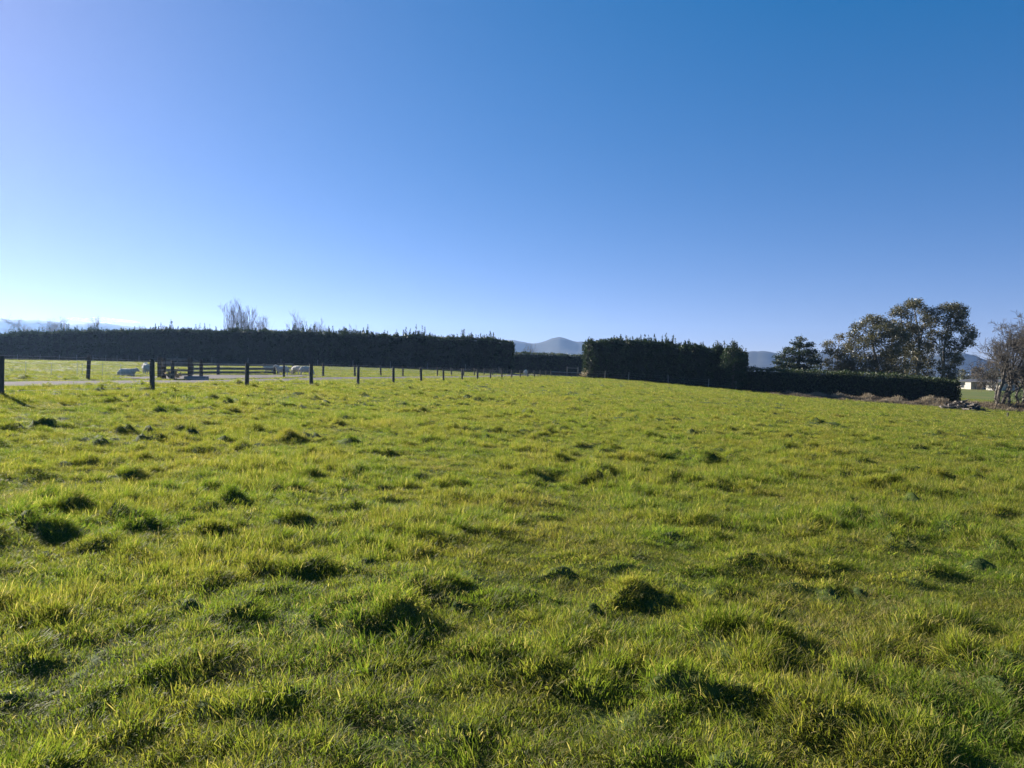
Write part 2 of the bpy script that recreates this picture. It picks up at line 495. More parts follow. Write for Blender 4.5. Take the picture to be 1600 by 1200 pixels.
# ---- gravel lane between the two fences, and the gravel yard by the pens
def build_gravel():
    ys = np.concatenate([np.arange(-30, 80, .5), np.arange(80, 150, 1.0)])
    us = np.linspace(0, 1, 15)
    V = []
    for y in ys:
        w0 = 0.95 + 0.3 * noise2(np.array([y * .6]), np.array([3.3]), 8)[0]
        w1 = 4.85 + 0.35 * noise2(np.array([y * .55]), np.array([9.3]), 9)[0]
        for u in us:
            V.append((far_fence_x(y) + w0 + (w1 - w0) * u, y))
    V = np.array(V)
    x, y = V[:, 0], V[:, 1]
    edge = np.tile(np.minimum(us, 1 - us) * 2, len(ys))
    z = ground_z(x, y) + 0.035 * np.clip(edge * 4, 0, 1) - 0.01 + 0.012 * noise2(x * 2, y * 2, 2)
    V = np.c_[x, y, z]
    n = len(us); k = np.arange(len(ys) - 1)[:, None] * n; i = np.arange(n - 1)
    Q = np.stack([k + i, k + i + 1, k + n + i + 1, k + n + i], -1).reshape(-1, 4)
    obj('gravel_track', fast_mesh('gravel_track', V, None, Q, smooth=True), M['gravel'], kind='structure')
    # yard
    st = .5
    gx = np.arange(-28, -12, st); gy = np.arange(36, 63, st)
    X, Y = np.meshgrid(gx, gy)
    ins = in_poly(X, Y, YARD)
    Zg = ground_z(X.ravel(), Y.ravel()) + 0.05 + 0.015 * noise2(X.ravel() * 1.5, Y.ravel() * 1.5, 6)
    V = np.c_[X.ravel(), Y.ravel(), Zg]
    w = len(gx); Q = []
    for a in range(len(gy) - 1):
        for b in range(w - 1):
            if ins[a, b] and ins[a, b + 1] and ins[a + 1, b] and ins[a + 1, b + 1]:
                Q.append((a * w + b, a * w + b + 1, (a + 1) * w + b + 1, (a + 1) * w + b))
    used = np.unique(np.array(Q)); mp = -np.ones(len(V), int); mp[used] = np.arange(len(used))
    obj('gravel_yard', fast_mesh('gravel_yard', V[used], None, mp[np.array(Q)], smooth=True), M['gravel'], kind='structure')
build_gravel()

# ---- hills: ridges kilometres away
def ridge(name, prof, D, depth, seed, foot=-12):
    """prof: (px, py) crest points; the hill rises from its foot in front, at distance D, to the crest and falls away behind"""
    prof = sorted(prof)
    pxs = np.arange(prof[0][0], prof[-1][0] + .1, 3.0)
    pys = np.interp(pxs, [p[0] for p in prof], [p[1] for p in prof])
    pys = pys + 0.9 * fbm(pxs / 16.0, pxs * 0 + seed, seed, 3)
    nv = 26
    V = []
    for a, (px, py) in enumerate(zip(pxs, pys)):
        c = at(px, py, D)
        dirn = Vector((c.x, c.y, 0)).normalized()
        for b in range(nv):
            t = b / (nv - 1)
            if t <= 0.6:
                s = t / 0.6; h = s ** 1.3; off = (s - 1) * depth
            else:
                s = (t - 0.6) / 0.4; h = 1 - s ** 1.2; off = s * depth
            p = Vector((c.x, c.y, 0)) + dirn * off
            z = foot + (c.z - foot) * h
            V.append((p.x, p.y, z))
    V = np.array(V)
    rel = np.tile(np.linspace(0, 1, nv), len(pxs))
    amp = np.where(np.abs(rel - .6) < .02, 0.0, 1.0) * np.clip((V[:, 2] - foot) / 90, 0, 1)
    V[:, 2] += amp * 17 * fbm(V[:, 0] / 260, V[:, 1] / 260, seed, 4) * np.minimum(1, np.abs(rel - .6) * 5)
    k = np.arange(len(pxs) - 1)[:, None] * nv; i = np.arange(nv - 1)
    Q = np.stack([k + i, k + nv + i, k + nv + i + 1, k + i + 1], -1).reshape(-1, 4)
    obj(name, fast_mesh(name, V, None, Q, smooth=True), M['hill'], kind='structure')
ridge('hills', [(-420, 520), (-250, 508), (-80, 497), (0, 499), (40, 500), (85, 502), (110, 507), (150, 504), (170, 506), (200, 510), (240, 514), (290, 517), (340, 526), (420, 538), (520, 552), (600, 566)], 2950, 420, 3)
ridge('hills', [(560, 566), (640, 556), (700, 544), (760, 532), (800, 531), (815, 534), (832, 537), (845, 535), (855, 532), (862, 528.5), (873, 526.5), (882, 528), (895, 533), (915, 534), (940, 536), (1000, 543), (1060, 551), (1130, 562)], 2900, 420, 8)
ridge('hills', [(1040, 572), (1100, 560), (1150, 551), (1175, 549), (1195, 548.5), (1215, 552), (1240, 556), (1262, 553), (1280, 549.5), (1300, 550), (1340, 556), (1400, 560), (1450, 556), (1490, 552), (1505, 551.5), (1520, 555), (1540, 562), (1575, 570), (1640, 574), (1740, 562), (1860, 556), (2000, 570)], 2850, 420, 13)

# ---- small bright cloud bank low over the left hills
def cloud(px, py, wpx, hpx, D, seed):
    c = at(px, py, D)
    bm = bmesh.new(); bmesh.ops.create_icosphere(bm, subdivisions=5, radius=1)
    co = np.array([v.co[:] for v in bm.verts])
    n = fbm(co[:, 0] * 4 + seed, co[:, 2] * 2 + co[:, 1] * 2, seed, 4)
    for v, q in zip(bm.verts, n): v.co *= 1 + .25 * q
    me = bm_mesh('cloud', bm, True)
    o = obj('cloud', me, M['cloud'], loc=c, kind='structure')
    o.scale = (wpx / F * D / 2, 500, hpx / F * D / 2)
def mat_cloud():
    m, nt = new_mat('cloud_white')
    p = nt.nodes.new('ShaderNodeBsdfDiffuse'); p.inputs[0].default_value = (.85, .85, .85, 1)
    t = nt.nodes.new('ShaderNodeBsdfTranslucent'); t.inputs[0].default_value = (.85, .85, .85, 1)
    tr = nt.nodes.new('ShaderNodeBsdfTransparent')
    a = nt.nodes.new('ShaderNodeMixShader'); a.inputs[0].default_value = .6
    nt.links.new(p.outputs[0], a.inputs[1]); nt.links.new(t.outputs[0], a.inputs[2])
    lw = nt.nodes.new('ShaderNodeLayerWeight'); lw.inputs[0].default_value = .35
    b = nt.nodes.new('ShaderNodeMixShader'); nt.links.new(lw.outputs['Facing'], b.inputs[0])
    nt.links.new(a.outputs[0], b.inputs[1]); nt.links.new(tr.outputs[0], b.inputs[2])
    finish(nt, b.outputs[0])
    return m
M['cloud'] = mat_cloud()
cloud(148, 501.5, 36, 4.0, 9500, 3)
cloud(183, 500.5, 32, 3.2, 9700, 5)

# ---- the air
def build_haze():
    bm = bmesh.new(); box_bm(bm, (0, 950, 100), (7200, 4900, 250))
    m, nt = new_mat('haze_air')
    v = nt.nodes.new('ShaderNodeVolumePrincipled')
    v.inputs['Color'].default_value = (0.36, 0.57, 1.0, 1)
    v.inputs['Density'].default_value = HAZE_DENSITY
    v.inputs['Anisotropy'].default_value = 0.45
    o = nt.nodes.new('ShaderNodeOutputMaterial'); nt.links.new(v.outputs[0], o.inputs['Volume'])
    obj('haze', bm_mesh('haze', bm), m, kind='stuff')
build_haze()

# ================================================================== GRASS
def blade_proto(n, rad, hmin, hmax, wid, lean, dry_p, seed, levels=3):
    g = np.random.default_rng(seed)
    a = g.uniform(0, 2 * math.pi, n); rr = rad * np.sqrt(g.uniform(0, 1, n))
    bx, by = rr * np.cos(a), rr * np.sin(a)
    az = a + g.normal(0, 1.1, n)                      # mostly leaning outwards
    L = g.uniform(hmin, hmax, n) * (1 - .35 * (rr / rad) ** 2)
    tilt = np.abs(g.normal(lean, .22, n)); bend = g.uniform(.3, 1.2, n)
    w = wid * g.uniform(.6, 1.25, n)
    rnd = g.uniform(0, 1, n); dry = (g.uniform(0, 1, n) < dry_p) * g.uniform(.6, 1, n)
    L = np.where(dry > 0, L * .85, L); tilt = np.where(dry > 0, tilt * 1.4, tilt)
    face = az + math.pi / 2 + g.normal(0, .6, n)
    V, H, Rn, Dr, T, Q = [], [], [], [], [], []
    for k in range(n):
        px, pz, ph = 0.0, 0.0, tilt[k]
        b0 = len(V)
        for l in range(levels + 1):
            s = l / levels
            x = bx[k] + px * math.cos(az[k]); y = by[k] + px * math.sin(az[k])
            ww = w[k] * (1 - .25 * s) if l < levels else 0
            if l < levels:
                cx, cy = math.cos(face[k]) * ww / 2, math.sin(face[k]) * ww / 2
                V += [(x - cx, y - cy, pz - (.02 if l == 0 else 0)), (x + cx, y + cy, pz - (.02 if l == 0 else 0))]; H += [s, s]
            else:
                V.append((x, y, pz)); H.append(1.0)
            step = L[k] / levels
            px += math.sin(ph) * step; pz += math.cos(ph) * step
            ph += bend[k] / levels
        m = len(V) - b0
        Rn += [rnd[k]] * m; Dr += [dry[k]] * m
        for l in range(levels - 1):
            q = b0 + 2 * l; Q.append((q, q + 1, q + 3, q + 2))
        q = b0 + 2 * (levels - 1); T.append((q, q + 1, q + 2))
    me = fast_mesh('grass_tuft', V, T, Q, {'rnd': Rn, 'hgt': H, 'dry': Dr})
    me.materials.append(M['grass'])
    return me

def build_grass():
    col = bpy.data.collections.new('grass_tufts')
    protos = []
    for i in range(4): protos.append(blade_proto(80, .15, .03, .075, .0036, .60, .12, 100 + i))      # 0-3 short turf
    for i in range(3): protos.append(blade_proto(100, .10, .055, .145, .0038, .38, .10, 200 + i, 4))     # 4-6 tall tufts
    for i in range(2): protos.append(blade_proto(70, .14, .04, .105, .0034, .75, .66, 300 + i))        # 7-8 straw
    for i in range(3): protos.append(blade_proto(34, .17, .04, .10, .010, .50, .12, 400 + i, 2))      # 9-11 coarser turf for far ground
    for i in range(2): protos.append(blade_proto(16, .07, .05, .11, .021, .95, .05, 500 + i, 3))        # 12-13 broad-leaved weeds
    for i in range(2): protos.append(blade_proto(9, .12, .12, .24, .0024, .35, 1.0, 600 + i, 4))       # 14-15 dead stalks
    for i, me in enumerate(protos):
        o = bpy.data.objects.new('%02d_tuft' % i, me); col.objects.link(o)
    X, Y, Zs, Sx, Sz, I, Tilt = [], [], [], [], [], [], []
    g = np.random.default_rng(5)
    HALF = math.radians(47)
    bands = [(1.6, 4, 270), (4, 8, 230), (8, 14, 160), (14, 24, 110), (24, 40, 55), (40, 70, 17), (70, 115, 4.5), (115, 165, 2.2)]
    for r0, r1, d in bands:
        n = int(HALF * (r1 ** 2 - r0 ** 2) * d)
        r = np.sqrt(g.uniform(r0 ** 2, r1 ** 2, n)); a = g.uniform(-HALF, HALF, n)
        x, y = r * np.sin(a), r * np.cos(a)
        keep = ~gravel_mask(x, y) & (scrape(x, y) < .45)
        x, y, r = x[keep], y[keep], r[keep]; n = len(x)
        hum = hummock(x, y)
        patch = fbm(x / 2.3, y / 2.3, 41, 3); big = fbm(x / 9, y / 9, 43, 2)
        p_tall = np.clip(.07 + 3.2 * np.clip(hum - .02, 0, .2) + .22 * np.clip(patch, 0, 1), 0, .6)
        straw = fbm(x / 1.6 + 40, y / 1.6, 47, 3)
        p_straw = np.clip((straw - .16) * 1.0 + .08, .06, .62)
        u = g.uniform(0, 1, n)
        idx = g.integers(0, 4, n)
        farp = g.uniform(0, 1, n) < sstep(16, 34, r)
        idx = np.where(farp, g.integers(9, 12, n), idx)
        tall = u < p_tall
        idx = np.where(tall, g.integers(4, 7, n), idx)
        idx = np.where((u > 1 - p_straw) & ~tall, g.integers(7, 9, n), idx)
        u2 = g.uniform(0, 1, n); weedy = np.clip(fbm(x / 3.1 + 9, y / 3.1, 61, 2), 0, 1)
        idx = np.where(u2 < .006 + .05 * weedy, g.integers(12, 14, n), idx)
        idx = np.where(u2 > .985 - .03 * np.clip(straw, 0, 1), g.integers(14, 16, n), idx)
        grow = np.clip(1 + .55 * patch + .3 * big, .5, 1.7) * (1 - .5 * wheel_track(x, y))
        # trampled short by the fence lines of the lane and in the stock paddock
        grazed = np.where(lane_coord(x, y) < 0, .55, 1.0)
        s = 1.0 + 1.3 * sstep(14, 110, r)
        sx = s * g.uniform(.8, 1.25, n)
        sz = (1.0 + .45 * sstep(14, 110, r)) * g.uniform(.75, 1.3, n) * grow * grazed
        thin = tall & (g.uniform(0, 1, n) < .15 * sstep(10, 40, r))
        sz = np.where(thin, sz * 1.5, sz)
        X.append(x); Y.append(y); Sx.append(sx); Sz.append(sz); I.append(idx)
    x = np.concatenate(X); y = np.concatenate(Y); sx = np.concatenate(Sx); sz = np.concatenate(Sz); idx = np.concatenate(I)
    z = ground_z(x, y)
    n = len(x)
    print('grass instances', n)
    me = bpy.data.meshes.new('grass')
    me.vertices.add(n); me.vertices.foreach_set('co', np.c_[x, y, z].astype(np.float32).ravel())
    def av(nm, v):
        at_ = me.attributes.new(nm, 'FLOAT_VECTOR', 'POINT'); at_.data.foreach_set('vector', v.astype(np.float32).ravel())
    e = .05
    nx = -(ground_z(x + e, y) - z) / e; ny = -(ground_z(x, y + e) - z) / e
    nv = np.c_[.75 * np.clip(nx, -1.2, 1.2) + g.normal(0, .08, n), .75 * np.clip(ny, -1.2, 1.2) + g.normal(0, .08, n), np.ones(n)]
    av('nrm', nv / np.linalg.norm(nv, axis=1, keepdims=True))
    av('rot', np.c_[np.zeros(n), np.zeros(n), g.uniform(0, 2 * math.pi, n)])
    av('scl', np.c_[sx, sx, sz])
    ai = me.attributes.new('idx', 'INT', 'POINT'); ai.data.foreach_set('value', idx.astype(np.int32))
    o = obj('grass', me, M['grass'], kind='stuff')
    tag(o, 'short green pasture grass with yellowing tufts covering the paddock', 'grass')
    ng = bpy.data.node_groups.new('scatter_grass', 'GeometryNodeTree')
    ng.interface.new_socket('Geometry', in_out='INPUT', socket_type='NodeSocketGeometry')
    ng.interface.new_socket('Geometry', in_out='OUTPUT', socket_type='NodeSocketGeometry')
    gi = ng.nodes.new('NodeGroupInput'); go = ng.nodes.new('NodeGroupOutput')
    ci = ng.nodes.new('GeometryNodeCollectionInfo'); ci.inputs['Collection'].default_value = col
    ci.inputs['Separate Children'].default_value = True; ci.inputs['Reset Children'].default_value = True
    ip = ng.nodes.new('GeometryNodeInstanceOnPoints'); ip.inputs['Pick Instance'].default_value = True
    def na(nm, typ):
        q = ng.nodes.new('GeometryNodeInputNamedAttribute'); q.data_type = typ; q.inputs['Name'].default_value = nm
        return q.outputs['Attribute']
    e2r = ng.nodes.new('FunctionNodeEulerToRotation')
    ng.links.new(na('rot', 'FLOAT_VECTOR'), e2r.inputs[0])
    ng.links.new(gi.outputs[0], ip.inputs['Points']); ng.links.new(ci.outputs[0], ip.inputs['Instance'])
    al = ng.nodes.new('FunctionNodeAlignRotationToVector'); al.axis = 'Z'
    ng.links.new(e2r.outputs[0], al.inputs['Rotation']); ng.links.new(na('nrm', 'FLOAT_VECTOR'), al.inputs['Vector'])
    ng.links.new(al.outputs[0], ip.inputs['Rotation']); ng.links.new(na('scl', 'FLOAT_VECTOR'), ip.inputs['Scale'])
    ng.links.new(na('idx', 'INT'), ip.inputs['Instance Index'])
    ng.links.new(ip.outputs[0], go.inputs[0])
    md = o.modifiers.new('scatter', 'NODES'); md.node_group = ng
build_grass()

# ================================================================== HEDGES AND TREES
def leaf_cloud(centers, normals, n_each, size, seed, flat=0.0, narrow=0.45, spread=0.25):
    """leaf-sized triangles around centres, facing roughly along normals"""
    g = np.random.default_rng(seed)
    C = np.repeat(centers, n_each, 0) + g.normal(0, spread, (len(centers) * n_each, 3))
    Nn = np.repeat(normals, n_each, 0)
    n = len(C)
    d = Nn * .7 + g.normal(0, .75, (n, 3)); d[:, 2] *= (1 - flat)
    d /= np.linalg.norm(d, axis=1, keepdims=True) + 1e-9
    s = np.cross(d, g.normal(0, 1, (n, 3))); s /= np.linalg.norm(s, axis=1, keepdims=True) + 1e-9
    L = size * g.uniform(.5, 1.3, n)[:, None]; W = L * narrow * g.uniform(.7, 1.3, n)[:, None]
    v0 = C - d * L * .35; v1 = C + s * W * .5 + d * L * .1; v2 = C + d * L * .65; v3 = C - s * W * .5 + d * L * .1
    V = np.stack([v0, v1, v2, v3], 1).reshape(-1, 3)
    Q = np.arange(n * 4).reshape(-1, 4)
    rn = np.repeat(np.clip(np.repeat(g.uniform(0, 1, len(centers)), n_each) * .6 + g.uniform(0, .4, n), 0, 1), 4)
    return V, Q, rn

def hedge(name, label, A, B, tops, width, mat, shoots=0, shoot_h=(.3, 1.1), dens=14, leaf=.34, seed=1, lumpy=.25, group=None, end_round=.6):
    """A, B: (px, depth) of the two ends of the front face; tops: (px, py) of its clipped top"""
    g = np.random.default_rng(seed)
    def wpt(px, Y):
        p = at(px, 590, Y); return np.array([p.x, p.y])
    a, b = wpt(*A), wpt(*B)
    L = np.linalg.norm(b - a); t = (b - a) / L; nrm = np.array([t[1], -t[0]])
    if nrm @ (-a) < 0: nrm = -nrm                               # towards the camera
    def top_z(s):
        P = a[None] + t[None] * np.asarray(s)[:, None]
        px = 800 + F * P[:, 0] / P[:, 1]
        py = np.interp(px, [q[0] for q in tops], [q[1] for q in tops])
        return np.array([at(u, v, Yd).z for u, v, Yd in zip(px, py, P[:, 1])])
    ns = max(12, int(L / .8)); ss = np.linspace(0, L, ns); tz = top_z(ss) + lumpy * .45 * fbm(ss / 3.1, ss * 0 + seed, seed + 8, 3)
    root = thing(name, label, 'hedge', (a[0], a[1], gz(*a)), group=group)
    org = np.array([a[0], a[1], gz(*a)])
    # solid twiggy core
    prof = []                                                   # (outward, height fraction) front bottom -> over the top -> back bottom
    for h in np.linspace(0, 1, 9): prof.append((0.0 - .25 * h * .5, h))
    for w in np.linspace(0, 1, 5)[1:-1]: prof.append((-width * w, 1.0))
    for h in np.linspace(1, 0, 6): prof.append((-width + .1 * h, h))
    prof = np.array(prof); m = len(prof)
    Pxy = a[None] + t[None] * ss[:, None]
    gzs = ground_z(Pxy[:, 0], Pxy[:, 1])
    V = np.zeros((ns, m, 3))
    taper = np.minimum(1, np.minimum(ss, L - ss) / end_round * .5 + .55)
    for q in range(m):
        lump = lumpy * fbm(ss / 2.2, np.full(ns, q * .7 + seed), seed, 3)
        off = (prof[q, 0] + width / 2) * taper - width / 2 + lump - .22 * np.sign(prof[q, 0] + width / 2)
        V[:, q, :2] = Pxy + nrm[None] * off[:, None]
        V[:, q, 2] = gzs - .2 + (tz - .25 - gzs + .2) * prof[q, 1]
    k = np.arange(ns - 1)[:, None] * m; i = np.arange(m - 1)
    Q = np.stack([k + i, k + m + i, k + m + i + 1, k + i + 1], -1).reshape(-1, 4)
    Vf = V.reshape(-1, 3)
    c0, c1 = len(Vf), len(Vf) + 1
    Vf = np.vstack([Vf, V[0].mean(0), V[-1].mean(0)])
    T = [(c0, q, q + 1) for q in range(m - 1)] + [(c1, (ns - 1) * m + q + 1, (ns - 1) * m + q) for q in range(m - 1)]
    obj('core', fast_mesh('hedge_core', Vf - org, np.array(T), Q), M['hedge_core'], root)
    # foliage skin
    H = float((tz - gzs).mean())
    def skin(n, mode):
        s = g.uniform(0, L, n); P = a[None] + t[None] * s[:, None]; gg = ground_z(P[:, 0], P[:, 1]); zz = np.interp(s, ss, tz)
        tp = np.interp(s, ss, taper)
        if mode == 'front': o_ = 0.0 + lumpy * fbm(s / 2.2, s * 0 + seed, seed, 3) + 0 * s; h = g.uniform(0.0, 1, n); nn = np.array([nrm[0], nrm[1], .15])
        elif mode == 'back': o_ = -width + 0 * s; h = g.uniform(0.05, 1, n); nn = np.array([-nrm[0], -nrm[1], .15])
        else: o_ = -width * g.uniform(0, 1, n); h = np.ones(n); nn = np.array([0, 0, 1.0])
        o_ = (o_ + width / 2) * tp - width / 2
        XY = P + nrm[None] * o_[:, None]
        wob = .22 * fbm(s / 1.3, h * H / 1.3, seed + 5, 3)
        XY = XY + (nrm * (1 if mode == 'front' else -1 if mode == 'back' else 0))[None] * wob[:, None]
        z = gg + (zz - gg) * h + (wob * .7 if mode == 'top' else 0) + g.normal(0, .06, n)
        return np.c_[XY, z], np.repeat(nn[None], n, 0)
    C1, N1 = skin(int(L * H * dens), 'front'); C2, N2 = skin(int(L * width * dens * 1.2), 'top'); C3, N3 = skin(int(L * H * dens * .35), 'back')
    Cs = [C1, C2, C3]; Ns = [N1, N2, N3]
    for e, (pt, dr, zt) in enumerate(((a, -t, tz[0]), (b, t, tz[-1]))):
        n = int(width * H * dens * 1.6); w = g.uniform(0, 1, n); h = g.uniform(0, 1, n); gg = gz(*pt)
        XY = pt[None] + nrm[None] * (-width * (.22 + .56 * w))[:, None] + dr[None] * (.25 * g.uniform(0, 1, n) + .3 * fbm(w * 3, h * 5, seed + 9, 3))[:, None]
        Cs.append(np.c_[XY, gg + (zt - gg) * h]); Ns.append(np.repeat(np.array([[dr[0], dr[1], .2]]), n, 0))
    V, Q, rn = leaf_cloud(np.vstack(Cs), np.vstack(Ns), 3, leaf, seed + 2, spread=.13)
    o = obj('foliage', fast_mesh('hedge_foliage', V - org, None, Q, {'rnd': rn}), mat, root); o['kind'] = 'stuff'
    # upright leading shoots along the top
    if shoots:
        n = int(L * shoots)
        s = g.uniform(0, L, n); hs = np.where(g.uniform(0, 1, n) < .72, g.uniform(.6, 1.6, n) * shoot_h[0], shoot_h[0] + (shoot_h[1] - shoot_h[0]) * g.uniform(0, 1, n) ** 1.8)
        big = noise2(s / 5, s * 0 + .5, seed + 3); hs *= (.75 + .5 * np.clip(big + .35, 0, 1)); keep = g.uniform(0, 1, n) < .55 + .9 * np.clip(big + .3, 0, 1); s, hs = s[keep], hs[keep]; n = len(s)
        P = a[None] + t[None] * s[:, None] + nrm[None] * (-width * g.uniform(.1, .9, n))[:, None]
        zz = np.interp(s, ss, tz)
        segs = []; cc = []; nn = []
        for q in range(n):
            p0 = np.array([P[q, 0], P[q, 1], zz[q] - .2]); p1 = p0 + np.array([g.normal(0, .05), g.normal(0, .05), hs[q] + .2])
            segs.append((p0, p1, .06, .022))
            m2 = int(hs[q] * 18) + 5
            for w in range(m2):
                f = g.uniform(0.05, 1) ** 1.2
                an = g.uniform(0, 6.28); rad = .24 * (1 - f) ** 1.3 * (.6 + hs[q])
                cc.append(p0 + (p1 - p0) * f + np.array([math.cos(an) * rad, math.sin(an) * rad, 0])); nn.append((math.cos(an) * .6, math.sin(an) * .6, .9))
        V1, Q1 = tubes(segs, 3)
        V2, Q2, rn = leaf_cloud(np.array(cc), np.array(nn), 2, .27, seed + 6, narrow=.34, spread=.03)
        me = fast_mesh('hedge_shoots', np.vstack([V1, V2]) - org, None, np.vstack([Q1, Q2 + len(V1)]), {'rnd': np.r_[np.full(len(V1), .4), rn]})
        o = obj('top_shoot', me, mat, root); o['kind'] = 'stuff'
    return root

hedge('pine_hedge', 'very long tall clipped pine hedge behind the sheep paddock, with spiky top shoots', (-170, 160), (797, 134),
      [(-200, 524), (0, 525), (30, 521), (100, 519), (300, 517), (430, 519), (500, 521), (600, 525), (700, 528), (770, 532), (800, 535)], 3.0, M['pine'], 9, (.62, 2.2), 12, .42, 21, .8)
hedge('low_hedge', 'low flat-topped hedge behind the far yards, between two tall pine hedges', (770, 165), (930, 158),
      [(760, 551), (800, 551.5), (860, 553), (910, 555.5), (940, 557)], 2.4, M['leafhedge'], 0.6, (.15, .4), 12, .34, 22, .15)
hedge('pine_hedge', 'shorter tall pine hedge on the paddock crest, ragged spiky top, standing alone', (911, 113), (1160, 102),
      [(905, 536), (918, 534), (960, 533), (1000, 534), (1030, 536), (1050, 541), (1080, 544), (1130, 546), (1165, 552)], 3.0, M['pine'], 10, (.5, 1.8), 16, .38, 23, .8)
hedge('clipped_hedge', 'low neatly clipped dark hedge with dry weeds along its foot', (1158, 101.5), (1497, 90),
      [(1150, 576), (1170, 577), (1230, 579.5), (1330, 583.5), (1420, 589), (1480, 594.5), (1500, 597.5)], 2.2, M['leafhedge'], 0.9, (.1, .3), 24, .27, 24, .12)

def px_pt(px, py, Y, dy=0.0):
    """a point at a chosen depth Y + dy, keeping the direction of the pixel at depth Y"""
    p = at(px, py, Y); return np.array([p.x, p.y + dy, p.z])

def bent(p0, p1, r0, r1, g, wob=.06, n=5):
    p0 = np.array(p0); p1 = np.array(p1); L = np.linalg.norm(p1 - p0)
    pts = [p0 + (p1 - p0) * k / n + (g.normal(0, wob * L / n ** .5, 3) if 0 < k < n else 0) for k in range(n + 1)]
    rs = np.linspace(r0, r1, n + 1)
    return [(pts[k], pts[k + 1], rs[k], rs[k + 1]) for k in range(n)]

def leafy_tree(name, label, base, Y, trunks, lobes, leafmat, barkmat, seed, leaf=.3, per=7.0, flat=1.0, narrow=.5, cat='tree', group=None, hollow=.35, swell=1.0):
    """trunks: pixel polylines with radii; lobes: (px, py, rx_px, rz_px, depth offset) foliage masses hung on limbs"""
    g = np.random.default_rng(seed)
    bp = at(base[0], base[1], Y); org = np.array([bp.x, bp.y, gz(bp.x, bp.y)])
    root = thing(name, label, cat, org, group=group)
    segs = []; nodes = []; stems = []
    for pts, r0, r1 in trunks:
        own = [] if pts[0][1] >= base[1] - 3 else segs
        P = [px_pt(x, y, Y, d) for x, y, d in pts]
        P[0] = np.array([P[0][0], P[0][1], min(P[0][2], gz(P[0][0], P[0][1]) - .2)]) if pts[0][1] >= base[1] - 3 else P[0]
        rs = np.linspace(r0, r1, len(P))
        for k in range(len(P) - 1):
            sg = bent(P[k], P[k + 1], rs[k], rs[k + 1], g, .035, 4); own += sg
            nodes += [(s[1], s[3]) for s in sg]
        if own is not segs: stems.append(own)
    NP = np.array([n_[0] for n_ in nodes]); NR = [n_[1] for n_ in nodes]
    cc, nn = [], []
    for px, py, rx, rz, dy in lobes:
        c = px_pt(px, py, Y, dy); RX = rx * swell / F * Y; RZ = rz * swell / F * Y; RY = RX * .95
        # limb
        low = NP[:, 2] < c[2] - .1
        dd = np.linalg.norm(NP - c, axis=1) + np.where(low, 0, 6)
        k = int(np.argmin(dd)); r0 = min(NR[k] * .8, .03 + .02 * dd[k])
        segs += bent(NP[k], c - np.array([0, 0, RZ * .3]), max(r0, .05), .03, g, .08, 5)
        for q in range(6):
            v = g.normal(0, 1, 3); v /= np.linalg.norm(v); v[2] = abs(v[2]) * .8
            segs += bent(c - np.array([0, 0, RZ * .3]), c + v * np.array([RX, RY, RZ]) * .8, .03, .012, g, .1, 3)
        n = int(per * (RX * RY + RX * RZ * 2) * 7)
        v = g.normal(0, 1, (n, 3)); v /= np.linalg.norm(v, axis=1, keepdims=True)
        lump = 1 + .35 * fbm(v[:, 0] * 2.2 + seed + px, v[:, 2] * 2.2 + v[:, 1] * 1.7, seed, 3)
        rad = (hollow + (1 - hollow) * g.uniform(0, 1, n) ** .6) * lump
        pts = c + v * rad[:, None] * np.array([RX, RY, RZ])
        cut = (noise2(pts[:, 0] * .8 + pts[:, 1] * .5, pts[:, 2] * .8 + pts[:, 1] * .4, seed + 4) > -.30)
        cc.append(pts[cut]); w = v[cut].copy(); w[:, 2] = w[:, 2] * .7 + .1; nn.append(w)
    V, Q, rn = leaf_cloud(np.vstack(cc), np.vstack(nn), 4, leaf, seed + 1, narrow=narrow, spread=.17, flat=0 if flat == 1 else .5)
    for st in stems:
        tv, tq = tubes(st, 8)
        obj('trunk', fast_mesh('trunk', tv - org, None, tq, smooth=True), barkmat, root)
    tv, tq = tubes(segs, 5)
    obj('limbs', fast_mesh('limbs', tv - org, None, tq, smooth=True), barkmat, root)['kind'] = 'stuff'
    obj('crown', fast_mesh('crown', V - org, None, Q, {'rnd': rn}), leafmat, root)['kind'] = 'stuff'
    return root

